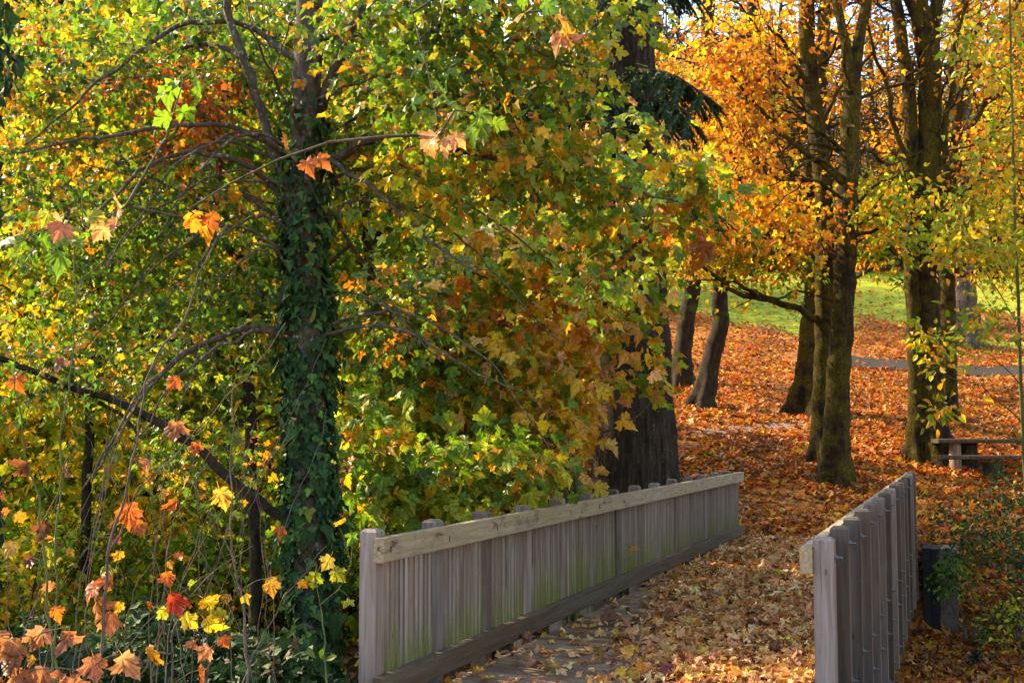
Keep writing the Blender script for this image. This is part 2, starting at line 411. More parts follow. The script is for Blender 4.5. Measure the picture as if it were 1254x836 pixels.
        c7 = ramp(nt, [(0.3, (0.21, 0.165, 0.085)), (0.7, (0.38, 0.31, 0.19))]); lk(n1.outputs['Fac'], c7.inputs['Fac']); lk(c7.outputs['Color'], m7.inputs['B'])
        res = m7.outputs['Result']
        n9 = nd(nt, 'ShaderNodeTexNoise', i_Scale=7.0, i_Detail=9.0, i_Roughness=0.75); mp9 = nd(nt, 'ShaderNodeMapping'); mp9.inputs['Scale'].default_value = (.35, 1, 1); lk(tc.outputs['Object'], mp9.inputs['Vector']); lk(mp9.outputs[0], n9.inputs['Vector'])
        k9 = ramp(nt, [(0.585, (0, 0, 0)), (0.625, (1, 1, 1))]); lk(n9.outputs['Fac'], k9.inputs['Fac'])
        m9 = nd(nt, 'ShaderNodeMix', data_type='RGBA'); lk(k9.outputs['Color'], m9.inputs['Factor']); lk(res, m9.inputs['A']); m9.inputs['B'].default_value = (0.11, 0.055, 0.035, 1)
        res = m9.outputs['Result']
    p = nd(nt, 'ShaderNodeBsdfPrincipled'); p.inputs['Roughness'].default_value = 0.78; p.inputs['Specular IOR Level'].default_value = 0.3
    lk(res, p.inputs['Base Color'])
    bp = nd(nt, 'ShaderNodeBump'); bp.inputs['Strength'].default_value = 0.55; bp.inputs['Distance'].default_value = 0.006
    lk(n1.outputs['Fac'], bp.inputs['Height']); lk(bp.outputs[0], p.inputs['Normal']); lk(p.outputs[0], out.inputs['Surface'])
    return m

def plain_material(name, c0, c1, scale=12.0, rough=0.8, bump=0.3, metal=0.0, spec=0.25):
    m, nt, out = mat_new(name); lk = nt.links.new
    tc = nd(nt, 'ShaderNodeTexCoord'); n = nd(nt, 'ShaderNodeTexNoise', i_Scale=scale, i_Detail=6.0, i_Roughness=0.65); lk(tc.outputs['Object'], n.inputs['Vector'])
    r = ramp(nt, [(0.3, c0), (0.7, c1)]); lk(n.outputs['Fac'], r.inputs['Fac'])
    p = nd(nt, 'ShaderNodeBsdfPrincipled'); p.inputs['Roughness'].default_value = rough; p.inputs['Metallic'].default_value = metal; p.inputs['Specular IOR Level'].default_value = spec
    lk(r.outputs['Color'], p.inputs['Base Color'])
    bp = nd(nt, 'ShaderNodeBump'); bp.inputs['Strength'].default_value = bump; bp.inputs['Distance'].default_value = 0.01
    lk(n.outputs['Fac'], bp.inputs['Height']); lk(bp.outputs[0], p.inputs['Normal']); lk(p.outputs[0], out.inputs['Surface'])
    return m

M_LEAF = leaf_material('maple_leaf', 0.54, 0.42, 0.4, 1.25)
M_FAR = leaf_material('far_leaf', 0.58, 0.6, 0.2, 1.35)
M_IVY = leaf_material('ivy_leaf', 0.22, 0.55, 0.18, 1.1)
M_NDL = leaf_material('fir_needle', 0.12, 0.6, 0.2, 1.0)
M_LITTER = leaf_material('fallen_leaf', 0.22, 0.55, 0.3, 1.1)
M_BARK_MOSS = bark_material('mossy_bark', (0.010, 0.007, 0.004), (0.050, 0.030, 0.015), moss=(0.095, 0.072, 0.006), moss_amt=0.85, scale=10, bump=0.9)
M_BARK = bark_material('grey_bark', (0.030, 0.024, 0.018), (0.14, 0.115, 0.085), moss_amt=0.18, scale=14, stretch=0.5, lichen=0.7)
M_BARK_FIR = bark_material('fir_bark', (0.010, 0.008, 0.006), (0.090, 0.066, 0.048), moss_amt=0.1, scale=9, stretch=0.14, bump=1.0, lichen=0.1)
M_BARK_DK = bark_material('dark_bark', (0.012, 0.009, 0.007), (0.062, 0.044, 0.028), moss_amt=0.4, scale=12, stretch=0.35)
M_TWIG_GRN = bark_material('green_stem', (0.05, 0.07, 0.025), (0.12, 0.15, 0.06), moss_amt=0.2, scale=20, bump=0.2)
M_TWIG_GRY = bark_material('grey_stem', (0.045, 0.036, 0.03), (0.15, 0.125, 0.105), moss_amt=0.05, scale=30, bump=0.2)

# ------------------------------------------------------------------ terrain
def ss(x, a, b):
    t = np.clip((np.asarray(x, float) - a) / (b - a), 0, 1); return t * t * (3 - 2 * t)

def smooth_noise(x, y):
    return (np.sin(x * 0.9 + 1.3 * np.sin(y * 0.37)) * np.sin(y * 0.8 + 0.6) * 0.5 + 0.3 * np.sin(x * 2.3 + y * 1.1 + 2) * np.sin(y * 2.1 - x * 0.7)
            + 0.16 * np.sin(x * 5.1 + 1) * np.sin(y * 4.7 + x * 1.3))

def ground_z(x, y):
    x = np.asarray(x, float); y = np.asarray(y, float)
    t = (x - L0[0]) * U[0] + (y - L0[1]) * U[1]; l = (x - L0[0]) * N2[0] + (y - L0[1]) * N2[1]
    h = np.interp(y, [-300, 4, 9, 23.5, 26, 28, 31, 35, 40, 43, 46, 56, 75, 90, 140, 420], [3, 0.45, 0, 0, .42, .95, 1.72, 2.62, 3.45, 3.95, 4.5, 7.2, 11.4, 14.2, 30, 95])
    sh = 3.0 * ss(l, 2.5, 2.8) * (1 - np.where(l < 3.9, ss(t, 15.3, 15.6), ss(t, 14.4, 18.0) * (1 - ss(l, 3.9, 6.5)))) + 0.6 * ss(-l, 0.1, 0.8)
    tt = t - sh
    rav = np.interp(tt, [-4, -0.9, 2.5, 5, 8, 10.5, 12.5, 15.5, 16.5], [0, 0.05, 1.6, 2.1, 1.9, 1.7, 1.5, 0.25, 0])
    away = ss(np.abs(l - 1.5), 14, 60)
    z = h - rav * (1 - 0.5 * away)
    inside = ss(l, -0.35, -0.1) * (1 - ss(l, 3.1, 3.4)) * ss(t, 14.5, 15.5) * (1 - ss(t, 16.5, 19))
    amp = 0.10 * (1 - inside) + 0.02
    z = z + smooth_noise(x, y) * amp + ss(np.abs(x), 40, 200) * 6
    near = ss(t, -6, -0.6) * (1 - ss(t, -0.6, 0.4)) * ss(l, -0.3, 0.1) * (1 - ss(l, 2.9, 3.3))
    return z - 0.05 * near - 0.02 * inside

def axis_pts(lo, a, b, hi, fine, grow=1.25):
    m = list(np.arange(a, b + 1e-6, fine)); s = fine; p = b
    while p < hi: s *= grow; p += s; m.append(p)
    s = fine; p = a; pre = []
    while p > lo: s *= grow; p -= s; pre.append(p)
    return np.array(pre[::-1] + m)

gx = axis_pts(-320, -14, 32, 340, 0.3); gy = axis_pts(-120, 4, 62, 420, 0.3, 1.12)
GX, GY = np.meshgrid(gx, gy, indexing='ij'); GZ = ground_z(GX, GY)
gv = np.column_stack([GX.ravel(), GY.ravel(), GZ.ravel()])
ni, nj = GX.shape
ii, jj = np.meshgrid(np.arange(ni - 1), np.arange(nj - 1), indexing='ij')
q = np.stack([ii * nj + jj, (ii + 1) * nj + jj, (ii + 1) * nj + jj + 1, ii * nj + jj + 1], -1).reshape(-1, 4)
# surface kinds: red = lawn, green = bare trodden soil, blue = damp dark undergrowth soil
def lawn_mask(x, y):
    edge = 55.0 + 2.6 * np.sin(x * 0.32 + 0.6) + 1.7 * np.sin(x * 0.9) + 1.1 * np.sin(x * 2.3 + 1) - 0.10 * (x - 10)
    a = ss(y, edge - 2.0, edge + 4.5)
    right = ss(x, 17.5, 20) * ss(y, 46.2, 47.2) * (1 - ss(y, 50.0, 52)) * ss(x + 2 * np.sin(y), 17, 21)
    return np.clip(np.maximum(a * (1 - ss(y, 80, 86)), right), 0, 1)
def soil_mask(x, y):
    c = 33.0 + 0.10 * (x - 6) + 0.25 * np.sin(x)
    return np.exp(-((y - c) / 0.42) ** 2) * ss(x, 4.2, 5.4) * (1 - ss(x, 7.2, 8.6))
def damp_mask(x, y):
    t = (x - L0[0]) * U[0] + (y - L0[1]) * U[1]; l = (x - L0[0]) * N2[0] + (y - L0[1]) * N2[1]
    return np.clip(np.maximum(ss(-l, 0.2, 1.5) * (1 - ss(t, 18, 24)), ss(y, 81, 87)), 0, 1)
gc = np.column_stack([lawn_mask(gv[:, 0], gv[:, 1]), soil_mask(gv[:, 0], gv[:, 1]), damp_mask(gv[:, 0], gv[:, 1])])

def ground_material():
    m, nt, out = mat_new('leaf_strewn_ground'); lk = nt.links.new
    tc = nd(nt, 'ShaderNodeTexCoord'); a = nd(nt, 'ShaderNodeAttribute', attribute_name='col'); sep = nd(nt, 'ShaderNodeSeparateColor'); lk(a.outputs['Color'], sep.inputs[0])
    nz = nd(nt, 'ShaderNodeTexNoise', i_Scale=7.0, i_Detail=3.0); lk(tc.outputs['Object'], nz.inputs['Vector'])
    wv = nd(nt, 'ShaderNodeMix', data_type='RGBA', blend_type='LINEAR_LIGHT'); wv.inputs['Factor'].default_value = 0.06
    lk(tc.outputs['Object'], wv.inputs['A']); lk(nz.outputs['Color'], wv.inputs['B'])
    v = nd(nt, 'ShaderNodeTexVoronoi', i_Scale=9.0); lk(wv.outputs['Result'], v.inputs['Vector'])
    sc = nd(nt, 'ShaderNodeSeparateColor'); lk(v.outputs['Color'], sc.inputs[0])
    r = ramp(nt, [(0.0, (0.10, 0.035, 0.012)), (0.3, (0.22, 0.075, 0.02)), (0.55, (0.36, 0.12, 0.022)), (0.8, (0.42, 0.19, 0.035)), (1.0, (0.14, 0.055, 0.02))])
    lk(sc.outputs[0], r.inputs['Fac'])
    # lawn
    n2 = nd(nt, 'ShaderNodeTexNoise', i_Scale=1.6, i_Detail=8.0, i_Roughness=0.7); lk(tc.outputs['Object'], n2.inputs['Vector'])
    g = ramp(nt, [(0.34, (0.10, 0.15, 0.014)), (0.5, (0.22, 0.27, 0.016)), (0.66, (0.38, 0.35, 0.03))]); lk(n2.outputs['Fac'], g.inputs['Fac'])
    n3 = nd(nt, 'ShaderNodeTexNoise', i_Scale=5.0, i_Detail=8.0, i_Roughness=0.75); lk(tc.outputs['Object'], n3.inputs['Vector'])
    lm = nd(nt, 'ShaderNodeMath', operation='ADD'); lk(sep.outputs[0], lm.inputs[0]); lk(n3.outputs['Fac'], lm.inputs[1])
    lr = ramp(nt, [(0.46, (0, 0, 0)), (0.56, (1, 1, 1))]); h = nd(nt, 'ShaderNodeMath', operation='MULTIPLY'); h.inputs[1].default_value = 0.5; lk(lm.outputs[0], h.inputs[0])
    lk(h.outputs[0], lr.inputs['Fac'])
    m1 = nd(nt, 'ShaderNodeMix', data_type='RGBA'); lk(lr.outputs['Color'], m1.inputs['Factor']); lk(r.outputs['Color'], m1.inputs['A']); lk(g.outputs['Color'], m1.inputs['B'])
    # soil
    m2 = nd(nt, 'ShaderNodeMix', data_type='RGBA'); lk(sep.outputs[1], m2.inputs['Factor']); lk(m1.outputs['Result'], m2.inputs['A'])
    s = ramp(nt, [(0.3, (0.11, 0.09, 0.075)), (0.7, (0.24, 0.20, 0.17))]); lk(n3.outputs['Fac'], s.inputs['Fac']); lk(s.outputs['Color'], m2.inputs['B'])
    m3 = nd(nt, 'ShaderNodeMix', data_type='RGBA'); lk(sep.outputs[2], m3.inputs['Factor']); lk(m2.outputs['Result'], m3.inputs['A'])
    d = ramp(nt, [(0.3, (0.020, 0.018, 0.010)), (0.7, (0.075, 0.06, 0.026))]); lk(n3.outputs['Fac'], d.inputs['Fac']); lk(d.outputs['Color'], m3.inputs['B'])
    p = nd(nt, 'ShaderNodeBsdfPrincipled'); p.inputs['Roughness'].default_value = 0.9; p.inputs['Specular IOR Level'].default_value = 0.15
    lk(m3.outputs['Result'], p.inputs['Base Color'])
    bp = nd(nt, 'ShaderNodeBump'); bp.inputs['Strength'].default_value = 0.8; bp.inputs['Distance'].default_value = 0.05
    ad = nd(nt, 'ShaderNodeMath', operation='ADD'); lk(v.outputs['Distance'], ad.inputs[0]); lk(n3.outputs['Fac'], ad.inputs[1]); lk(ad.outputs[0], bp.inputs['Height'])
    lk(bp.outputs[0], p.inputs['Normal']); lk(p.outputs[0], out.inputs['Surface'])
    return m

gb = MB(); gb.add(gv, q, gc, True)
ground = tag(gb.build('ground', ground_material()), kind='structure')

# paved path across the hillside on the right
M_ASPH = plain_material('asphalt', (0.026, 0.023, 0.020), (0.052, 0.046, 0.040), 30, 0.95, 0.3, 0.0, 0.08)
def ribbon(center, width, lift, step=0.35, cross=6):
    c, _ = resample(np.array([(x, y, 0) for x, y in center]), step)
    tg = norm(np.gradient(c, axis=0)); sd = np.column_stack([tg[:, 1], -tg[:, 0], np.zeros(len(c))])
    w = np.linspace(-0.5, 0.5, cross) * width
    P = c[:, None, :] + sd[:, None, :] * w[None, :, None]
    P[:, :, 2] = ground_z(P[:, :, 0], P[:, :, 1]) + lift
    i = np.arange(len(c) - 1)[:, None] * cross; j = np.arange(cross - 1)[None, :]
    Fq = np.stack([i + j, i + j + 1, i + cross + j + 1, i + cross + j], -1).reshape(-1, 4)
    return P.reshape(-1, 3), Fq
pb = MB(); pv, pf = ribbon([(11.8, 47.6), (13.4, 46.4), (15.3, 45.3), (18, 44.5), (22, 44.0), (28, 43.8), (40, 44.5), (60, 47)], 2.6, 0.05)
pb.add(pv, pf, None, True); tag(pb.build('paved_path', M_ASPH), kind='structure')

# ------------------------------------------------------------------ boxes in the bridge frame
CUBEF = [[0, 1, 3, 2], [4, 6, 7, 5], [0, 4, 5, 1], [2, 3, 7, 6], [0, 2, 6, 4], [1, 5, 7, 3]]
def bbox(mb, t0, t1, l0, l1, z0, z1, col=None, ch=0.004, skylit_col=None):
    """a box with slightly chamfered long edges in the bridge frame"""
    if ch <= 0:
        v = [(t, l, z) for t in (t0, t1) for l in (l0, l1) for z in (z0, z1)]
        f = CUBEF
    else:
        d = (t1 - t0, l1 - l0, z1 - z0); ax = int(np.argmax(d))
        lo = [t0, l0, z0]; hi = [t1, l1, z1]; o = [i for i in range(3) if i != ax]
        a0, a1 = lo[o[0]], hi[o[0]]; b0, b1 = lo[o[1]], hi[o[1]]
        ring = [(a0 + ch, b0), (a1 - ch, b0), (a1, b0 + ch), (a1, b1 - ch), (a1 - ch, b1), (a0 + ch, b1), (a0, b1 - ch), (a0, b0 + ch)]
        v = []
        for e in (lo[ax], hi[ax]):
            for a, b in ring:
                q = [0, 0, 0]; q[ax] = e; q[o[0]] = a; q[o[1]] = b; v.append(tuple(q))
        f = [[i, (i + 1) % 8, 8 + (i + 1) % 8, 8 + i] for i in range(8)] + [list(range(8))[::-1], list(range(8, 16))]
    v = np.array(v, float)
    if skylit_col is not None:      # near side of a slat painted paler than its face, imitating skylight
        col = np.where((v[:, 0] < t0 + 1e-6)[:, None], np.asarray(skylit_col)[None, :], np.asarray(col)[None, :])
    mb.add(v, f, col)

BANG = math.atan2(U[1], U[0])   # local x = along the bridge, local -y = to the right
def bridge_root(o):
    o.location = (L0[0], L0[1], 0.0); o.rotation_euler = (0, 0, BANG)
class LB(MB):
    """a buffer in bridge coordinates (t, l, z), stored as local (t, -l, z)"""
    def build(self, name, mat, parent=None, origin=None):
        for v in self.v: v[:, 1] *= -1
        o = super().build(name, mat, parent, origin)
        o.data.flip_normals() if hasattr(o.data, 'flip_normals') else None
        return o

def tone(moss=0.0): return (random.random(), moss, random.random())

M_SLAT = wood_material('weathered_slat', moss=2.1, axis=2, tint=1.0, hue=(1.0, 1.0, .96))
M_POST = wood_material('weathered_post', moss=0.1, axis=2, tint=0.66, hue=(.97, .98, 1.0))
M_POST_IN = wood_material('weathered_post_face', moss=0.5, axis=2, tint=0.76, hue=(1.0, .98, .95))
M_RAIL = wood_material('cap_rail_timber', moss=0.0, axis=0, worn=0.85)
M_KICK = wood_material('kick_rail_timber', moss=0.0, axis=0, tint=0.80, hue=(.96, .88, .64))
M_DECK = wood_material('deck_plank_timber', axis=1, tint=0.85, hue=(1.0, .82, .60))
M_BOLT = plain_material('galvanised_steel', (0.10, 0.115, 0.125), (0.24, 0.26, 0.28), 60, 0.6, 0.2, 0.7)

NPOST = 14; SP_ = 1.128; BOLT = [None]
M_SLOT = plain_material('bolt_hole_dark', (0.01, 0.009, 0.008), (0.03, 0.026, 0.022))
def railing(name, label, side, t_off):
    root = thing(name, label, 'railing', (0, 0, 0)); bridge_root(root)
    s = 1 if side > 0 else -1
    base = BW if side > 0 else 0.0
    def L(a, b):          # offsets measured outwards from the inner face of the rails
        x, y = base + s * a, base + s * b
        return (min(x, y), max(x, y))
    t0, t1 = t_off, t_off + NPOST * SP_ + 0.1
    # cap rail in three lengths, kick rail in three lengths
    cuts = [t0, t0 + 4 * SP_ + .14, t0 + 9 * SP_ + .14, t1]
    for nm, z0, z1, mt, off in (('top_rail', 1.112, 1.296, M_RAIL, 0.0), ('bottom_rail', 0.085, 0.268, M_KICK, 0.0)):
        mb = LB()
        for a, b in zip(cuts[:-1], cuts[1:]):
            bbox(mb, a + (0.0 if a == t0 else 0.003), b, *L(0.0, 0.085), z0, z1, tone(0.25 if nm == 'bottom_rail' else 0), 0.006)
        mb.build(nm, mt, root)
    # slats, one panel
    mb = LB(); t = t0 + 0.10; k = 0
    while t < t1 - 0.05:
        frac = (t - t0) / (t1 - t0)
        ms = 0.04 + 0.22 * math.exp(-((frac - 0.36) / 0.17) ** 2) + 0.10 * (random.random() < 0.16) + 0.06 * random.random()
        if side > 0: ms *= 0.5
        dz = random.uniform(-0.02, 0.012); dl = random.uniform(-0.003, 0.003)
        r_, q_ = random.random(), random.random()
        if (t - t0 - 0.05 + 0.045) % SP_ > 0.19: bbox(mb, t, t + 0.038, *L(0.0885 + dl, 0.130 + dl), 0.06 + dz, 1.262 + dz, (r_ * .42 - .08, ms, q_), 0.003, (min(1.15, r_ * .45 + .62), ms * .35, q_)); mb.v[-1][:, 0] += np.random.default_rng(int(t * 1e4)).normal(0, .005) * (mb.v[-1][:, 2] - .3)  # skylight contrast painted into tone: dark slat face, pale near side
        t += 0.0865 + random.uniform(-0.007, 0.007)
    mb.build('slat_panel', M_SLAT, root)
    for i in range(NPOST):
        pt = t0 + 0.05 + i * SP_
        lo, hi = L(0.0865, 0.2265)
        mb = LB(); zt = 1.352 + random.uniform(-0.008, 0.008); tn = tone(0.0); e = random.uniform(-.004, .004)
        t_, T_ = pt, pt + 0.14; c = 0.022; zb = -0.95
        ring = lambda z, d: [(t_ + d, lo + d, z), (T_ - d, lo + d, z), (T_ - d, hi - d, z), (t_ + d, hi - d, z)]
        v = np.array(ring(zb, 0) + ring(zt - c, 0) + ring(zt, c)) + np.array([e, 0, 0])
        f = [[0, 1, 2, 3][::-1]] + [[i0 + a, i0 + (a + 1) % 4, i0 + 4 + (a + 1) % 4, i0 + 4 + a] for i0 in (0, 4) for a in range(4)] + [[8, 9, 10, 11]]
        mb.add(v, f, tn)
        po = mb.build('post', M_POST if side > 0 else M_POST_IN, root)
        if side > 0:
            for zb_ in (1.205, 0.185, -0.16, -0.68):
                zz = zb_ + random.uniform(-.02, .02); tt_ = pt + 0.07 + random.uniform(-.012, .012)
                if BOLT[0] is None:
                    bb = LB()
                    for (r, a, b) in ((0.030, 0.0015, 0.006), (0.017, 0.006, 0.021), (0.008, 0.021, 0.052)):
                        n = 12 if r != 0.017 else 6
                        th = np.arange(n) / n * 2 * PI
                        ring_ = lambda o_: np.column_stack([r * np.cos(th), np.full(n, o_), r * np.sin(th)])
                        vv = np.vstack([ring_(a), ring_(b)])
                        bb.add(vv, [[j, (j + 1) % n, n + (j + 1) % n, n + j] for j in range(n)] + [list(range(n, 2 * n)), list(range(n))[::-1]])
                    bo = bb.build('bolt', M_BOLT, po); BOLT[0] = bo
                else:
                    bo = BOLT[0].copy(); COL.objects.link(bo); bo.parent = po
                bo.location = (tt_, -(base + 0.2265), zz)
    for i in range(NPOST if side < 0 else 0):      # dark countersunk bolt slots on the cap rail's inner face
        mb = LB()
        a, b = L(-0.0015, 0.004); z = 1.2 + random.uniform(-.02, .02); pt = t0 + 0.06 + i * SP_
        bbox(mb, pt + 0.05, pt + 0.066, a, b, z - 0.026, z + 0.026, (0, 0, 0), 0)
        mb.build('bolt_slot', M_SLOT, root)
    return root

railing('wooden_railing', 'long grey slatted wooden railing with green algae stains beside the leafy trees', -1, 0.0)
railing('wooden_railing', 'purple grey wooden railing seen end on with bolted outer posts, near the concrete wing wall', 1, 0.40)

# deck planks and girders
mb = LB(); t = -0.9
while t < BLEN + 0.35:
    z = random.uniform(-0.004, 0.004); w = 0.14
    bbox(mb, t, t + w, -0.02, BW + 0.02, -0.055 + z, z, tone(), 0.005)
    t += w + 0.008
deck = mb.build('bridge_deck', M_DECK); bridge_root(deck); tag(deck, kind='structure')
mb = LB()
for lo in (-0.12, 0.9, 1.95, BW - 0.0): bbox(mb, -1.2, BLEN + 0.3, lo, lo + 0.12, -0.86, -0.065, (0.1, 0, 0.3), 0.01)
gird = mb.build('bridge_girders', M_DECK); bridge_root(gird); tag(gird, kind='structure')

# concrete wing wall by the far end of the right-hand railing
M_CONC = plain_material('stained_concrete', (0.075, 0.066, 0.056), (0.165, 0.145, 0.122), 9, 0.9, 0.4)
M_SHADE_FACE = plain_material('painted_shade_abutment', (0.010, 0.010, 0.012), (0.028, 0.027, 0.030), 14, 0.75, 0.4)  # near-black base colour stands for the shadow on the abutment face
t = thing('wing_wall', 'concrete bridge wing wall with shadow black abutment face at the far end of the right railing', 'retaining wall', (0, 0, 0)); bridge_root(t)
mb = LB(); bbox(mb, 15.3, 17.6, 3.60, 3.90, -2.2, -0.03, None, 0.015); mb.build('concrete_block', M_CONC, t)
mb = LB()
for k in range(2): bbox(mb, 15.22 + 0.0, 16.6, 3.30 + k * 0.148, 3.445 + k * 0.148, -2.2, -0.02 - 0.01 * k, None, 0.008)
mb.build('shade_painted_face', M_SHADE_FACE, t)

# ------------------------------------------------------------------ trees
UP = np.array([0.0, 0.0, 1.0])
class Tree:
    def __init__(self, name, label, cat, base, group=None, bark=None, leafmat=None):
        self.base = np.asarray(base, float)
        self.root = thing(name, label, cat, self.base, group)
        self.tr = MB(); self.br = MB(); self.cr = MB(); self.nodes = []
        self.bark = bark or M_BARK_DK; self.leafmat = leafmat or M_LEAF
    def trunk(self, p, r0, r1, sides=16, rough=0.07, flare=0.9, step=0.22, ridges=0, attach=True, wob=0.02, power=1.0, lump=3.0):
        q, r = limb(self.tr, p, r0, r1, step, sides, rough, wob, power, flare=flare, ridges=ridges, lump=lump)
        if attach: self.nodes.append(q[int(len(q) * 0.25):])
        return q
    def limb(self, p, r0, r1, sides=8, rough=0.10, step=0.16, wob=0.10, attach=True, **kw):
        q, r = limb(self.br, p, r0, r1, step, sides, rough, wob, **kw)
        if attach: self.nodes.append(q[1:])
        return q
    def crown(self, C, R, n, palette, tmpl=T_MED, size=0.17, leaves=24, cr=0.30, mix=0.6, twig=0.006, flat=1.0, droop=0.5, face=0.7, edge=ORANGE, edge_amt=0.3, sides=4, grad=None, spread=0.22):
        C = np.asarray(C, float); R = np.asarray(R, float)
        d = RNG.normal(0, 1, (n, 3)); d = norm(d) * (RNG.uniform(0, 1, (n, 1)) ** 0.42)
        cen = C + d * R
        cen[:, 2] = np.maximum(cen[:, 2], ground_z(cen[:, 0], cen[:, 1]) + 0.25)
        nodes = np.concatenate(self.nodes) if self.nodes else np.array([C - [0, 0, R[2]]])
        dist = np.array([np.min(((nodes[::2] - c) ** 2).sum(1)) for c in cen]) if len(nodes) > 1 else np.zeros(n)
        order = np.argsort(dist)
        allP = []; allT = []; allN = []; allC = []; allS = []
        cc = pick(palette, n)
        for i in order:
            c = cen[i]
            dd = ((nodes - c) ** 2).sum(1); j = int(np.argmin(dd)); a = nodes[j]; L = math.sqrt(dd[j])
            k = max(3, int(L / 0.30) + 2); s = np.linspace(0, 1, k)[:, None]
            bend = RNG.normal(0, 0.10, 3) * L
            path = a + (c - a) * s + (UP * 0.10 * L + bend) * np.sin(PI * s) + RNG.normal(0, 0.015, (k, 3)) * (s * (1 - s)) * 4
            tube(self.br, path, np.linspace(twig * (1.0 + 0.55 * L), twig * 0.55, k), sides, 0, cap=False)
            nodes = np.vstack([nodes, path[1:]])
            m = max(3, int(leaves * RNG.uniform(0.45, 1.5)))
            # small side twigs leave the main twig; leaves hang in sprays from them
            w = RNG.uniform(0.45 if L > 0.4 else 0.1, 1.0, m); seg = np.clip((w * (k - 1)).astype(int), 0, k - 2); fr = (w * (k - 1) - seg)[:, None]
            on = path[seg] * (1 - fr) + path[seg + 1] * fr
            off = RNG.normal(0, 1, (m, 3)) * cr * np.array([1, 1, 0.62 * flat])
            P = on + off
            outw = norm(c - C + RNG.normal(0, 0.3, 3) * R)
            tip = norm(off) * 0.7 + outw * 0.35 - UP * droop + RNG.normal(0, 0.35, (m, 3))
            nr = UP * 0.55 + outw * face * np.array([1, 1, 0.4]) + RNG.normal(0, 0.45, (m, 3))
            base = np.where(RNG.uniform(0, 1, (m, 1)) < mix, cc[i][None, :], pick(palette, m))
            if grad is not None: base = grad(P, base)
            allP.append(P); allT.append(tip); allN.append(nr); allC.append(jitter(base)); allS.append(size * np.exp(RNG.normal(0, spread, m)))
        self.nodes = [nodes]
        add_leaves(self.cr, tmpl, np.concatenate(allP), np.concatenate(allT), np.concatenate(allN), np.concatenate(allS), np.concatenate(allC), edge, edge_amt)
    def side_branches(self, q, n, lo, hi, L, r, sag=.0, sub=3):
        k = len(q)
        for i in range(n):
            j = int(k * RNG.uniform(lo, hi)); j = min(max(j, 1), k - 2); a = q[j]; th = RNG.uniform(0, 6.28)
            d = np.array([math.cos(th), .6 * math.sin(th), RNG.uniform(.05, .75)]); l_ = L * RNG.uniform(.5, 1.2)
            p = [a, a + d * l_ * .35 + UP * .02, a + d * l_ * .7 + RNG.normal(0, .08, 3) * l_ - UP * sag * l_ * .1, a + d * l_ + RNG.normal(0, .12, 3) * l_ - UP * sag * l_ * .3]
            b, _ = limb(self.br, p, r * RNG.uniform(.6, 1.1), r * .22, .2, 6, .14, .14); self.nodes.append(b[2:])
            for m in range(sub):
                jj = int(len(b) * RNG.uniform(.25, .9)); jj = min(jj, len(b) - 2); a2 = b[jj]; d2 = norm(b[jj + 1] - b[jj]) + RNG.normal(0, .7, 3); l2_ = l_ * RNG.uniform(.25, .5)
                b2, _ = limb(self.br, [a2, a2 + d2 * l2_ * .5, a2 + d2 * l2_ + RNG.normal(0, .15, 3) * l2_], r * .32, r * .10, .2, 4, 0, .14); self.nodes.append(b2[2:])
    def done(self, crown_name='crown'):
        if self.tr.n: self.tr.build('trunk', self.bark, self.root, self.base)
        if self.br.n: self.br.build('branches', self.bark, self.root, self.base)
        if self.cr.n: self.cr.build(crown_name, self.leafmat, self.root, self.base)
        return self.root

def E(px, py, Y, rx, ry, rY):
    """centre and radii of a leafy volume"""
    k = Y / F
    return at(px, py, Y), (rx * k, rY, ry * k)

def gbase(px, Y):
    x = (px - CX) / F * Y
    return np.array([x, Y, float(ground_z(x, Y))])

def from_ground(px, Y, *pp):
    g = gbase(px, Y) - np.array([0, 0, 0.15])
    return [g] + pts(Y, *pp)

# ---- ivy-covered maple in the left foreground
P_GRN = [(GREEN, 5), (LGREEN, 3.6), (DKGREEN, 1.8), (YGREEN, 1.4), (GOLD, 0.7), (ORANGE, 0.4)]
P_DG = [(GREEN, 4), (DKGREEN, 3), (LGREEN, 2), (YGREEN, 0.9), (ORANGE, 0.5), (GOLD, .5)]
P_MIX = [(GREEN, 1.8), (LGREEN, 4), (YGREEN, 4), (YELLOW, 1.4), (GOLD, 1.4), (ORANGE, 0.5), (PEACH, 0.3)]
P_ORG = [(GOLD, 3.4), (ORANGE, 2.4), (YELLOW, 2.0), (YGREEN, 0.8), (LGREEN, 0.6), (ROPE, 0.8), (PEACH, 0.7), (RUST, 0.5)]
P_YEL = [(YGREEN, 3.4), (YELLOW, 2.4), (LGREEN, 2.4), (GOLD, 0.9), (GREEN, 1.6), (ORANGE, 0.3)]
P_TOP = [(GOLD, 2.4), (YGREEN, 2), (YELLOW, 2), (ORANGE, 1.6), (LGREEN, 2), (RUST, .8), (GREEN, 1)]
P_YGR = [(YGREEN, 2.4), (LGREEN, 3.6), (YELLOW, 1.3), (GREEN, 3.6), (DKGREEN, 1.2), (GOLD, 0.5)]
P_RED = [(ORANGE, 3), (ROPE, 3), (GOLD, 2), (RUST, 1.2), (YELLOW, 0.6)]

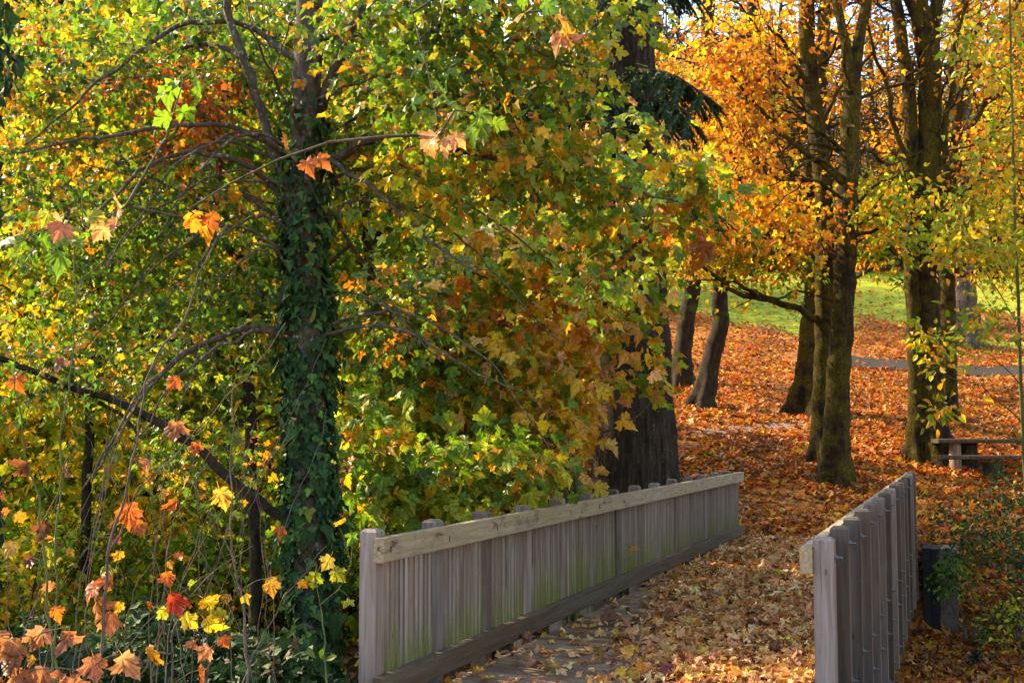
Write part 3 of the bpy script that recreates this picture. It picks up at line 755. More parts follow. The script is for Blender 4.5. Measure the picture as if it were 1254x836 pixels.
Y1 = 10.5
T = Tree('ivy_covered_tree', 'grey trunked maple wrapped in dark green ivy, left of the slatted railing', 'tree', gbase(387, Y1), bark=M_BARK)
tp = from_ground(388, Y1, (386, 760), (383, 600), (380, 430), (376, 280), (376, 150), (379, 20), (384, -160))
q1 = T.trunk(tp, 0.185, 0.105, 16, 0.06, 0.5)
T.side_branches(q1, 10, .55, .97, 1.8, .020)
T.limb(pts(Y1, (372, 330), (352, 262), (330, 175), (305, 90), (288, 20), (270, -90)), 0.050, 0.03)
T.limb(pts(Y1, (378, 170), (402, 110), (428, 50), (446, 0), (470, -90)), 0.055, 0.035)
LB_ = lambda Y, r0, r1, *pp: T.limb([at(p[0], p[1], Y + (p[2] if len(p) > 2 else 0)) for p in pp], r0, r1)
LB_(Y1, .030, .008, (362, 205), (330, 172, -.2), (280, 155, -.5), (225, 153, -.8), (160, 160, -1.1), (100, 172, -1.3), (20, 188, -1.5))
LB_(Y1, .030, .008, (365, 260), (338, 222, -.1), (300, 190, -.2), (240, 173, -.4), (195, 185, -.7), (160, 212, -.9), (130, 245, -1.1), (108, 278, -1.2))
LB_(Y1, .030, .008, (370, 75), (310, 38, .2), (250, 28, .1), (200, 42, 0), (150, 78, -.3), (100, 118, -.5), (30, 178, -.8))
LB_(Y1, .028, .008, (365, 410), (310, 398, -.2), (265, 412, -.4), (225, 432, -.6), (185, 470, -.8), (150, 520, -.9), (112, 590, -1.0))
LB_(Y1, .024, .008, (362, 400), (300, 402, .2), (250, 418, .2), (205, 450, .1), (170, 490, 0), (140, 540, 0), (100, 600, -.1))
LB_(Y1, .020, .006, (362, 415), (318, 408, -.4), (285, 416, -.7), (240, 436, -.9), (200, 478, -1.1), (165, 540, -1.2))
LB_(Y1, .035, .010, (390, 205), (440, 182, -.1), (515, 170, -.2), (560, 185, -.3), (620, 196, -.4), (700, 210, -.5), (760, 232, -.5), (840, 250, -.6))
LB_(Y1, .025, .008, (420, 70), (470, 105, .3), (520, 140, .4), (580, 175, .5), (640, 200, .6))
LB_(Y1, .022, .006, (440, 15), (500, 30, -.3), (570, 35, -.5), (640, 50, -.8), (720, 90, -1.0))
LB_(Y1, .022, .006, (392, 250), (430, 300, .4), (470, 380, .7), (500, 430, .9))
LB_(Y1, .025, .008, (300, 70), (240, 60, .6), (170, 90, 1.0), (90, 100, 1.4), (0, 130, 1.6))
LB_(Y1, .022, .007, (398, 190), (470, 235, -.6), (540, 300, -1.0), (600, 330, -1.4))
for i in range(13):      # long arching shoots, mostly to the left
    sy = RNG.uniform(120, 480); sx = 372; dr = -1 if RNG.uniform() < .75 else 1; L = RNG.uniform(150, 330); up = RNG.uniform(10, 50); dz = RNG.uniform(-1.3, .4)
    LB_(Y1, RNG.uniform(.012, .020), .005, (sx, sy), (sx + dr * L * .3, sy - up, dz * .3), (sx + dr * L * .65, sy - up * .5 + L * .10, dz * .65), (sx + dr * L, sy + L * RNG.uniform(.2, .6), dz))
for px, py, Y, rx, ry, rY, n, pal, sz in [
    (180, 95, 11.2, 190, 110, 1.3, 84, P_DG, .082), (90, 250, 11.4, 120, 80, 1.2, 56, P_DG, .082), (290, 40, 11.7, 150, 90, 1.0, 54, P_DG, .088),
    (250, 290, 11.4, 110, 110, 1.0, 56, P_DG, .082), (530, 60, 10.0, 160, 100, 1.2, 90, P_GRN, .095), (570, 180, 9.9, 140, 70, 1.1, 46, P_MIX, .095),
    (700, 50, 9.9, 110, 100, 1.2, 26, P_MIX, .098), (690, 210, 9.9, 100, 70, 1.0, 26, P_MIX, .098), (460, 180, 11.2, 80, 110, .9, 42, P_GRN, .09),
    (200, 430, 11.6, 170, 90, 1.0, 50, P_DG, .08), (480, 400, 11.4, 70, 70, .8, 20, P_GRN, .095), (60, 120, 10.8, 100, 120, 1.0, 24, P_TOP, .08),
    (600, -40, 10.4, 200, 50, 1.2, 50, P_GRN, .095), (230, 140, 11.0, 90, 50, .7, 24, [(RUST, 3), (ROPE, 2), (ORANGE, 2)], .08), (400, 40, 12.2, 70, 60, .6, 24, P_GRN, .09),
    (750, 330, 10.6, 60, 80, .7, 9, P_MIX, .10), (60, 420, 11.4, 90, 110, .9, 24, P_DG, .08), (270, 580, 12.0, 120, 60, .9, 26, P_DG, .08)]:
    c, R = E(px, py, Y, rx, ry, rY)
    T.crown(c, R, n, pal, T_MED, sz, 18, .17, twig=.0035, droop=.45)
# a few large near leaves on the longest shoots
for px, py, Y, n, pal in [(545, 160, 6.6, 3, [(PEACH, 3), (GOLD, 2)]), (585, 140, 6.8, 2, [(LGREEN, 3)]), (232, 265, 6.4, 2, [(ORANGE, 2), (ROPE, 1)]), (90, 275, 6.4, 3, [(PEACH, 2), (YGREEN, 2)]),
                          (232, 95, 7.0, 2, [(LGREEN, 3)]), (650, 15, 7.0, 2, [(LGREEN, 2)]), (700, 55, 7.2, 2, [(GOLD, 1), (PEACH, 1)]), (10, 300, 6.6, 2, [(LGREEN, 2)])]:
    c, R = E(px, py, Y, 12, 10, .12)
    T.crown(c, R, n, pal, T_BIG, .105, 3, .06, twig=.006, droop=.7, edge=TAN)
# ivy on the trunk
def ivy(mb, q, rad, n, lo, hi, size, thin_top=0.75, lump=0.07):
    s = RNG.uniform(lo, hi, n); k = len(q)
    keep = RNG.uniform(0, 1, n) < np.clip((hi - s) / max((hi - lo) * (1 - thin_top), 1e-6), 0.06, 1); s = s[keep]; n = len(s)
    f = s * (k - 1); i = np.clip(f.astype(int), 0, k - 2); w = (f - i)[:, None]
    c = q[i] * (1 - w) + q[i + 1] * w
    th = RNG.uniform(0, 2 * PI, n)
    o = np.column_stack([np.cos(th), np.sin(th), np.zeros(n)])
    rr = rad(s) + lump * (np.sin(th * 2 + s * 31) * 0.5 + np.sin(th * 3 - s * 47) * 0.45 + 0.3) + np.abs(RNG.normal(0, 0.035, n)) - .015 + (RNG.uniform(0, 1, n) < .05) * RNG.uniform(0, .12, n)
    P = c + o * rr[:, None]
    tip = -UP * 1.0 + o * 0.35 + RNG.normal(0, 0.4, (n, 3)); nr = o + UP * 0.35 + RNG.normal(0, 0.28, (n, 3))
    cc = jitter(pick([((0.024, 0.075, 0.020), 5), ((0.042, 0.11, 0.024), 3), ((0.07, 0.13, 0.03), 1.1), ((0.16, 0.20, 0.03), .25), ((0.012, 0.036, 0.016), 3)], n), .25)
    add_leaves(mb, T_IVY, P, tip, nr, size * np.exp(RNG.normal(-.08, .38, n)), cc, None)
iv = MB()
ivy(iv, q1, lambda s: 0.168 - 0.035 * s, 5200, 0.0, 0.74, .078, .72)
iv.build('ivy', M_IVY, T.root, T.base)
T.done()

# ivy-clad trunk just outside the left edge
T = Tree('ivy_covered_tree', 'ivy covered trunk cut off by the left edge of the photo', 'tree', gbase(-62, 9.5), bark=M_BARK)
q2 = T.trunk(from_ground(-62, 9.5, (-60, 500), (-50, 300), (-44, 100), (-46, -120)), .17, .12, 12)
iv = MB(); ivy(iv, q2, lambda s: 0.22 + 0.06 * np.sin(s * 9), 2600, 0.0, 1.0, .085, .95, .1); iv.build('ivy', M_IVY, T.root, T.base)
T.done()

# ---- young maple behind the left-hand railing: green above, turning orange towards the lower right
P_T2O = [((.68, .42, .03), 3), ((.62, .34, .10), 2), (YGREEN, 2), (ORANGE, .8)]
def orange_side(P, base):
    px = CX + F * P[:, 0] / P[:, 1]; py = HOR - F * (P[:, 2] - 2.1) / P[:, 1]
    w = np.exp(-(((px - 715) / 150) ** 2 + ((py - 440) / 130) ** 2)) * 1.0
    k = RNG.uniform(0, 1, len(P)) < w * 0.66
    base = base.copy(); base[k] = pick([((.66, .36, .03), 4), (ORANGE, 1.0), ((.62, .34, .14), 1.8), ((.66, .48, .03), 3), (LGREEN, 1.5)], int(k.sum()))
    return base
Y2 = 16.0
T = Tree('young_maple', 'bushy young maple turning from green to orange behind the left railing', 'tree', gbase(704, Y2), bark=M_TWIG_GRN)
T.trunk(from_ground(706, Y2, (706, 600), (705, 520), (707, 430), (704, 340), (690, 240), (680, 150)), .055, .022, 8, .05, .3, wob=.05)
T.trunk(from_ground(700, Y2, (693, 600), (693, 500), (690, 420), (660, 330), (620, 260)), .040, .015, 8, .05, .2, wob=.05)
l2 = lambda r0, r1, *pp: T.limb([at(p[0], p[1], Y2 + (p[2] if len(p) > 2 else 0)) for p in pp], r0, r1, 6)
l2(.022, .007, (704, 560), (660, 520, -.3), (600, 470, -.6), (540, 430, -.8), (470, 380, -1.0))
l2(.022, .007, (702, 600), (640, 570, -.4), (560, 540, -.8), (500, 500, -1.0), (440, 460, -1.1))
l2(.022, .007, (706, 480), (760, 430, -.3), (800, 400, -.4), (830, 330, -.5))
l2(.022, .007, (705, 420), (640, 360, -.3), (560, 320, -.5), (500, 300, -.7))
l2(.018, .006, (706, 530), (760, 520, -.6), (800, 490, -.9))
l2(.020, .007, (690, 600), (600, 610, -.8), (520, 580, -1.3), (440, 600, -1.6), (420, 560, -1.8))
l2(.020, .007, (704, 330), (760, 270, -.3), (820, 240, -.4), (860, 200, -.5))
for px, py, Y, rx, ry, rY, n, pal in [
    (490, 400, 14.7, 80, 70, .9, 27, P_GRN), (590, 340, 15.0, 100, 70, 1.0, 27, P_MIX), (670, 300, 15.2, 90, 60, 1.0, 19, P_MIX), (600, 450, 14.9, 110, 70, 1.0, 31, P_MIX),
    (690, 410, 15.1, 60, 80, .9, 19, P_T2O), (490, 500, 14.3, 80, 50, .8, 17, P_MIX), (590, 560, 14.5, 110, 45, .8, 27, P_GRN), (470, 590, 13.9, 50, 50, .6, 16, P_MIX),
    (690, 520, 14.9, 50, 60, .7, 12, P_T2O), (775, 470, 15.1, 28, 40, .4, 4, P_MIX), (800, 250, 15.1, 60, 60, .8, 20, P_MIX), (770, 380, 15.1, 40, 40, .5, 4, P_MIX), (560, 620, 14.3, 80, 20, .5, 7, P_GRN), (850, 240, 15.2, 50, 50, .6, 10, P_MIX), (760, 330, 15.0, 40, 40, .5, 9, P_MIX), (760, 180, 15.2, 60, 60, .6, 5, P_MIX)]:
    c, R = E(px, py, Y, rx, ry, rY)
    T.crown(c, R, n, pal, T_BIG, .150, 16, .25, twig=.005, grad=orange_side, droop=.5, face=1.0, edge=(.60, .42, .05), edge_amt=.25)
T.done()

# fallen dead branch leaning on the ivy tree
o = MB(); limb(o, pts(10.9, (0, 438), (60, 466), (120, 492), (190, 525), (262, 578), (350, 645), (420, 700)), .028, .05, .2, 8, .08, .1)
limb(o, pts(10.9, (120, 492), (150, 505), (165, 530), (160, 560)), .02, .008, .2, 6, .1, .1)
tag(o.build('fallen_branch', M_BARK_DK), 'long dark dead branch slanting down to the foot of the ivy covered tree', 'branch')

# ---- middle-distance trees on the left: slim dark trunks in bright yellow-green leaf
def left_tree(label, px, Y, ppx, r0, r1, vols, forks=(), name='slender_maple', tmpl=T_SML, size=.15, leaves=26, cr=.34, group='slim maples in the hollow on the left'):
    T = Tree(name, label, 'tree', gbase(px, Y), group, M_BARK_DK, M_FAR)
    q = T.trunk(from_ground(px, Y, *ppx), r0, r1, 10, .08, .5, step=.35, wob=.04)
    T.side_branches(q, 8, .3, .95, 2.0, .028)
    for f in forks: T.limb([at(p[0], p[1], Y + (p[2] if len(p) > 2 else 0)) for p in f], r0 * .6, r1 * .4, 7, step=.35)
    for (cx, cy, dy, rx, ry, rY, n, pal) in vols:
        c, R = E(cx, cy, Y + dy, rx, ry, rY)
        T.crown(c, R, n, pal, tmpl, size, leaves, cr, twig=.007, sides=3, edge=GOLD, edge_amt=.2)
    return T.done()
left_tree('slim dark forked trunk with yellow green leaves, nearest on the left of the ivy tree', 316, 17.0,
          ((312, 520), (305, 400), (300, 330), (285, 265), (268, 180), (255, 90), (240, -40)), .09, .05,
          [(230, 120, 0, 170, 120, 2.0, 80, P_YGR), (120, 260, .5, 130, 110, 1.8, 60, P_YGR), (330, 300, .4, 80, 110, 1.4, 44, P_YGR), (250, 420, .6, 130, 90, 1.6, 56, P_YGR)],
          [((302, 345), (318, 260, .2), (338, 170, .3), (330, 60, .3)), ((300, 340), (240, 260, -.4), (170, 210, -.6), (90, 190, -.8)), ((310, 450), (240, 420, -.3), (150, 400, -.6)), ((308, 420), (380, 340, .2), (430, 300, .3))])
left_tree('slim dark trunk with yellow and green leaves just right of the ivy tree', 470, 18.0,
          ((468, 520), (462, 400), (456, 300), (448, 200), (452, 80), (450, -40)), .085, .045,
          [(470, 180, 0, 110, 130, 1.8, 54, P_YGR), (520, 330, .5, 110, 90, 1.6, 34, P_YGR), (450, 480, .3, 100, 100, 1.6, 34, P_YEL), (600, 120, .8, 110, 110, 1.8, 28, P_YGR)],
          [((457, 300), (484, 240, .2), (486, 120, .4)), ((460, 360), (540, 320, .2), (610, 270, .4)), ((466, 500), (520, 470, .3), (600, 440, .5))])
left_tree('pale stemmed maple with orange and yellow crown at the upper left', 110, 20.0,
          ((112, 520), (120, 400), (105, 280), (112, 160), (96, 40), (90, -60)), .085, .05,
          [(120, 60, 0, 190, 110, 2.4, 84, P_TOP), (40, 190, 0, 130, 100, 2.0, 56, P_TOP), (150, 330, .6, 170, 100, 2.0, 60, P_YEL), (50, 470, .4, 140, 110, 2.0, 56, P_YEL)],
          [((108, 300), (180, 220, .3), (250, 180, .5)), ((114, 330), (50, 250, -.4), (-20, 210, -.5)), ((116, 400), (180, 350, .2), (240, 330, .4))])
left_tree('slender maple with rusty orange leaves between the ivy tree and the dark fir', 600, 19.5,
          ((600, 540), (588, 440), (592, 340), (610, 220), (604, 60)), .10, .05,
          [(600, 430, 0, 100, 90, 1.6, 34, P_YEL), (520, 560, 0, 90, 70, 1.4, 26, P_YEL), (640, 300, .3, 100, 80, 1.5, 26, P_TOP), (600, 150, .5, 110, 100, 1.6, 22, P_YGR)],
          [((592, 440), (540, 380, .2), (500, 350, .3)), ((594, 400), (650, 340, .2), (690, 320, .3))])

# shrubs in the hollow: one prototype each of two colours, then copies
def shrub_proto(label, pal, Y=0, n=90, group='backlit shrubs in the hollow on the left'):
    T = Tree('leafy_shrub', label, 'shrub', (0, 0, 0), group, M_BARK_DK, M_FAR)
    T.base = np.zeros(3)
    for k in range(7):
        a = k * 0.9 + RNG.uniform(0, .5); s = RNG.uniform(.5, 1.2)
        T.limb([np.array([0.1 * math.cos(a), 0.1 * math.sin(a), -.2]), np.array([.45 * s * math.cos(a), .45 * s * math.sin(a), 1.0]), np.array([1.3 * s * math.cos(a), 1.3 * s * math.sin(a), 2.4])], .025, .008, 6, step=.3)
    return T
_gz = ground_z
ground_z_true = ground_z
def flat0(x, y): return np.zeros_like(np.asarray(x, float)) - 1
def proto(fn):
    global ground_z
    ground_z = flat0
    r = fn(); ground_z = ground_z_true
    return r
def mk_shrub(label, pal):
    T = shrub_proto(label, pal)
    T.crown((0, 0, 1.5), (1.7, 1.7, 1.5), 95, pal, T_SML, .13, 26, .28, twig=.006, sides=3, edge=GOLD, edge_amt=.2)
    return T.done('foliage')
sh_y = proto(lambda: mk_shrub('bright yellow shrub glowing in the sun low on the left', P_YEL))
sh_g = proto(lambda: mk_shrub('yellow green shrub low in the hollow on the left', P_YGR))
SPOTS = [(30, 19, 1.0, 0), (120, 22, 1.2, 0), (215, 20, 1.0, 1), (290, 24, 1.3, 0), (20, 26, 1.5, 0), (160, 28, 1.6, 0), (420, 22, 1.1, 1), (470, 26, 1.3, 0), (540, 24, 1.1, 1),
         (-60, 21, 1.2, 1), (330, 29, 1.5, 0), (240, 33, 1.8, 0), (90, 34, 1.9, 0), (600, 29, 1.3, 0), (-40, 32, 1.8, 1), (400, 34, 1.8, 0)]
used = set()
for i, (px, Y, s, k) in enumerate(SPOTS):
    src = (sh_y, sh_g)[k]
    o = src if k not in used else copy_tree(src); used.add(k)
    g = gbase(px, Y); o.location = tuple(g); o.scale = (s, s, s * RNG.uniform(.9, 1.15)); o.rotation_euler = (0, 0, RNG.uniform(0, 6.28))

# ---- background trees: four prototypes (whole trees), copied
def bg_proto(name, label, pal, H=11.0, n=190, group=None, size=.15, leaves=36, low=.22, wide=.30):
    T = Tree(name, label, 'tree', (0, 0, 0), group, M_BARK_DK, M_FAR); T.base = np.zeros(3)
    T.trunk([np.array([0, 0, -.4]), np.array([.1, .05, H * .25]), np.array([-.15, .1, H * .55]), np.array([.1, -.1, H * .92])], .21, .05, 10, .08, .8, step=.5, wob=.06)
    for k in range(11):
        a = k * 2.4 + RNG.uniform(-.3, .3); z = H * (low + .06 * k); L = H * wide * RNG.uniform(.7, 1.15)
        T.limb([np.array([0, 0, z]), np.array([L * .5 * math.cos(a), L * .5 * math.sin(a), z + L * .35]), np.array([L * math.cos(a), L * math.sin(a), z + L * .5])], .07, .018, 6, step=.5)
    T.crown((0, 0, H * .62), (H * wide * 1.1, H * wide * 1.1, H * .42), n, pal, T_SML, size, leaves, .50, twig=.011, sides=3, edge=GOLD, edge_amt=.15, mix=.7)
    return T.done()
bg_y = proto(lambda: bg_proto('autumn_tree', 'yellow leaved tree', P_YEL))
bg_g = proto(lambda: bg_proto('autumn_tree', 'yellow green leaved tree', P_YGR))
bg_o = proto(lambda: bg_proto('autumn_tree', 'orange leaved tree', [(ORANGE, 2), (RUST, 1.6), (BROWN, 1.4), (GOLD, 2), (GREEN, .8), (YELLOW, .7)]))
bg_f = proto(lambda: bg_proto('autumn_tree', 'gold leaved open crowned tree', [(GOLD, 2.4), (YELLOW, 2), (BROWN, 1.4), (GREEN, 1.2), (RUST, .8), (YGREEN, 1)], 12.0, 130, None, .17, 28, .3, .34))
def mk_conifer():
    T = Tree('conifer_tree', 'dark evergreen conifer', 'tree', (0, 0, 0), None, M_BARK_DK, M_NDL); T.base = np.zeros(3)
    T.trunk([np.array([0, 0, -.4]), np.array([0, .05, 6]), np.array([.05, 0, 12]), np.array([0, 0, 18])], .28, .05, 10, .06, .6, step=.6)
    pc = [((.030, .060, .022), 4), ((.050, .085, .028), 2), ((.10, .09, .03), .6)]
    for z, r, n in [(4, 3.0, 44), (7, 2.7, 44), (10, 2.2, 36), (13, 1.6, 28), (16, .9, 14)]:
        T.crown((0, 0, z), (r, r, 1.9), n, pc, T_OVL, .24, 40, .42, twig=.012, sides=3, droop=.8, edge=None)
    return T.done()
bg_c = proto(mk_conifer)
BG = {'y': bg_y, 'g': bg_g, 'o': bg_o, 'f': bg_f, 'c': bg_c}
GL = 'trees filling the background on the left'; GR = 'trees along the top of the slope on the right'
LAB = {('y', 0): 'yellow leaved tree in the packed wood behind the left hollow', ('g', 0): 'yellow green tree in the packed wood behind the left hollow', ('o', 0): 'orange leaved tree in the packed wood behind the left hollow',
       ('f', 0): 'gold open crowned tree added behind the left wood to shade the lawn', ('y', 1): 'distant yellow leaved tree beyond the sunny lawn', ('g', 1): 'distant yellow green tree beyond the sunny lawn',
       ('o', 1): 'distant orange tree beyond the sunny lawn', ('f', 1): 'distant gold open crowned tree beyond the sunny lawn'}
BSP = [('y', -30, 27, 1.0, 0), ('g', 180, 30, 1.05, 0), ('y', 260, 31, 1.0, 0), ('o', 60, 40, 1.2, 0), ('g', 450, 30, 1.0, 0), ('y', 140, 50, 1.3, 0),
       ('g', -120, 38, 1.3, 0), ('y', 420, 66, 1.2, 0), ('o', -60, 55, 1.5, 0), ('y', 80, 62, 1.6, 0), ('g', 540, 74, 1.5, 0),
       ('f', 800, 62, 1.1, 1), ('o', 880, 84, 1.2, 1), ('f', 950, 92, 1.3, 1), ('f', 1050, 88, .95, 1), ('f', 1150, 86, 1.1, 1), ('o', 1230, 80, 1.2, 1), ('f', 1300, 66, 1.2, 1), ('y', 1330, 96, 1.4, 1),
       ('o', 720, 74, 1.3, 1), ('g', 760, 96, 1.5, 1), ('o', 1000, 118, 1.5, 1), ('o', 1110, 124, 1.5, 1), ('y', 900, 128, 1.5, 1), ('o', 1230, 130, 1.5, 1)]
BSP += [('g', 190, 35, 1.5, 0), ('g', 10, 33, 1.5, 0), ('c', 868, 98, 1.1, 1), ('c', 930, 104, 1.2, 1), ('c', 975, 97, .9, 1), ('c', 1195, 99, 1.1, 1), ('c', 1262, 104, 1.2, 1), ('c', 820, 106, 1.2, 1), ('o', 705, 67, 1.0, 0), ('f', 655, 62, 1.0, 0),  # orange and gold trees ending this row are added to shade the lawn
        ('g', -560, 19, 1.0, 2), ('g', -420, 26, 1.1, 2), ('g', 1850, 12, .9, 3), ('f', 1780, 17, 1.0, 3), ('g', 2700, 7, .9, 3)]  # unseen trees past both edges, added to shade railing, deck and foliage
LAB.update({('c', 1): 'dark evergreen conifer beyond the sunny lawn', ('g', 2): 'unseen yellow green tree added beyond the left edge for shade', ('g', 3): 'unseen yellow green tree added beyond the right edge for shade', ('f', 3): 'unseen gold open crowned tree added beyond the right edge for shade'})
seen = set()
for k, px, Y, s, side in BSP:
    o = BG[k] if k not in seen else copy_tree(BG[k]); seen.add(k)
    g = gbase(px, Y); o.location = tuple(g); o.scale = (s, s, s * RNG.uniform(.92, 1.1)); o.rotation_euler = (0, 0, RNG.uniform(0, 6.28))
    o['label'] = LAB[(k, side)]; o['group'] = (GL, GR, GL, GR)[side]  # orange trees added to shade the lawn share the plain orange tree label

PH = [((.07, .10, .04), 3), ((.12, .15, .05), 3), (YGREEN, 2), (GOLD, 2), (ORANGE, 1.2)]
def mk_hedge():
    T = shrub_proto('dark green bush at the far edge of the sunny lawn', None, group='bushes along the far edge of the lawn')
    T.crown((0, 0, 1.8), (2.2, 2.0, 1.9), 80, PH, T_SML, .2, 24, .36, twig=.008, sides=3, edge=None)
    return T.done('foliage')
hd = proto(mk_hedge)
for i, px in enumerate([760, 800, 845, 880, 925, 960, 1000, 1040, 1070, 1105, 1150, 1190, 1225, 1270, 1310]):
    o = hd if i == 0 else copy_tree(hd); Yh = 84 + RNG.uniform(-1.5, 4); s_ = RNG.uniform(.9, 1.6)
    o.location = tuple(gbase(px, Yh)); o.scale = (s_, s_, s_); o.rotation_euler = (0, 0, RNG.uniform(0, 6.28))

def mk_bare():
    T = Tree('bare_tree', 'dark many branched tree with sparse leaves behind the slope maples', 'tree', (0, 0, 0), 'dark sparse trees behind the slope maples', M_BARK_DK, M_FAR); T.base = np.zeros(3)
    q = T.trunk([np.array([0, 0, -.4]), np.array([.15, 0, 3.5]), np.array([-.1, .1, 7]), np.array([.25, 0, 11]), np.array([.1, 0, 15])], .24, .07, 10, .08, .7, step=.4, wob=.07)
    T.side_branches(q, 30, .22, .98, 4.2, .07, .4, 7)
    T.crown((0, 0, 8.5), (3.4, 3.4, 5.0), 60, [(GOLD, 2), (ORANGE, 2), (BROWN, 1.5), (YGREEN, 1)], T_SML, .15, 14, .4, twig=.012, sides=3)
    return T.done()
bt = proto(mk_bare)
for i, (px, Y) in enumerate([(925, 88), (1072, 86), (1100, 92), (1222, 84), (1262, 90), (838, 88), (1036, 93), (965, 96), (1160, 89), (1290, 84), (1139, 41), (1016, 40)]):
    o = bt if i == 0 else copy_tree(bt); s_ = RNG.uniform(1.15, 1.5) if Y > 60 else RNG.uniform(.8, .95)
    o.location = tuple(gbase(px, Y)); o.scale = (s_, s_, s_ * RNG.uniform(.9, 1.1)); o.rotation_euler = (0, 0, RNG.uniform(0, 6.28))

# ---- leafy shoots just outside the near half of the left railing
T = Tree('young_maple', 'low light green maple shoots with broad leaves against the near half of the left railing', 'sapling', gbase(500, 12.6), bark=M_TWIG_GRN)
for pp in [((520, 700), (510, 620, -.1), (480, 560, -.3), (440, 520, -.5)), ((540, 690), (560, 620, .1), (590, 560, .2), (610, 520, .3)), ((500, 700), (470, 640, -.2), (440, 600, -.4)), ((560, 690), (600, 630, .4), (650, 590, .6))]:
    T.limb([at(p[0], p[1], 12.4 + (p[2] if len(p) > 2 else 0)) for p in pp], .018, .005, 6)
for px, py, Y, rx, ry, rY, n, pal in [(500, 590, 12.2, 75, 45, .5, 30, [(LGREEN, 4), (GREEN, 2), (YGREEN, 1.5), (GOLD, 1)]), (590, 575, 12.8, 60, 40, .5, 20, [(LGREEN, 4), (GREEN, 2), (YGREEN, 1.5), (GOLD, 1)]),
                                  (450, 545, 12.0, 35, 40, .4, 10, P_MIX), (650, 575, 13.2, 40, 22, .3, 8, P_MIX), (540, 630, 12.2, 60, 22, .3, 10, P_MIX)]:
    c, R = E(px, py, Y, rx, ry, rY)
    T.crown(c, R, n, pal, T_BIG, .135, 11, .20, twig=.004, droop=.4, face=1.1, edge=GOLD, edge_amt=.3)
T.done()

# ---- the big fir behind the railing
YF = 21.0
T = Tree('fir_tree', 'massive dark fir trunk with deeply furrowed bark behind the left railing', 'tree', gbase(776, YF), bark=M_BARK_FIR, leafmat=M_NDL)
T.trunk(from_ground(780, YF, (778, 600), (776, 520), (772, 400), (768, 250), (763, 100), (760, -60), (757, -260)), .78, .50, 64, .012, .16, step=.16, ridges=17, wob=.0, lump=1.0)
def needle_limb(T, p, r0, n, L, size=.042, dens=170):
    q = T.limb(p, r0 * .7, .012, 6, step=.2)
    C = []; 
    for i in range(n):
        w = RNG.uniform(.25, 1.0); j = min(int(w * (len(q) - 1)), len(q) - 2); a = q[j]; d = norm(q[j + 1] - q[j])
        sd = norm(np.cross(d, UP)) * (1 if RNG.uniform() < .5 else -1)
        ln = L * RNG.uniform(.5, 1.1) * (1.15 - .5 * w)
        s = np.linspace(0, 1, 6)[:, None]
        pa = a + (sd * .75 + d * .5 + RNG.normal(0, .12, 3)) * ln * s - UP * ln * (.28 * s + .45 * s * s)
        tube(T.br, pa, np.linspace(.008, .003, 6), 3, 0, cap=False)
        m = dens; f = RNG.uniform(.05, 1, m) * 5; ii_ = np.clip(f.astype(int), 0, 4); fr = (f - ii_)[:, None]
        P = pa[ii_] * (1 - fr) + pa[ii_ + 1] * fr
        td = norm(pa[ii_ + 1] - pa[ii_])
        o = norm(np.cross(td, UP)) * np.where(RNG.uniform(0, 1, (m, 1)) < .5, 1, -1)
        tip = td * .8 + o * RNG.uniform(.3, .9, (m, 1)) - UP * .35 + RNG.normal(0, .2, (m, 3)); nr = UP + RNG.normal(0, .5, (m, 3))
        cc = jitter(pick([((.020, .045, .016), 4), ((.035, .065, .02), 2), ((.06, .075, .02), .6)], m), .2)
        add_leaves(T.cr, T_NDL, P, tip, nr, size * np.exp(RNG.normal(0, .3, m)) * 2.2, cc, None)
lf = lambda r, n, L, *pp: needle_limb(T, [at(p[0], p[1], YF + (p[2] if len(p) > 2 else 0)) for p in pp], r, n, L)
lf(.06, 90, 1.0, (764, 100), (720, 90, -1.6), (670, 92, -2.4), (610, 112, -3.0))
lf(.06, 60, .8, (764, 85), (800, 86, -1.2), (835, 98, -1.8), (868, 120, -2.2))
lf(.05, 60, .9, (764, 115), (800, 120, -1.8), (830, 130, -2.2), (852, 150, -2.5))
lf(.05, 60, .9, (766, 175), (700, 180, -1.4), (650, 200, -2.0), (605, 250, -2.4))
lf(.05, 50, .9, (768, 150), (700, 120, -2.0), (660, 128, -2.8), (620, 160, -3.2))
lf(.05, 50, 1.0, (762, 20), (700, 10, -1.0), (640, 30, -1.8))
lf(.05, 40, .8, (762, -30), (810, -30, -1.0), (850, -10, -1.6))
lf(.05, 40, .9, (768, 230), (830, 235, .8), (870, 260, 1.2)); lf(.05, 44, .9, (766, 200), (700, 210, .9), (650, 240, 1.4), (610, 285, 1.6))
lf(.05, 50, 1.1, (760, -60), (760, -50, -1.8), (752, 0, -2.8))
T.done()

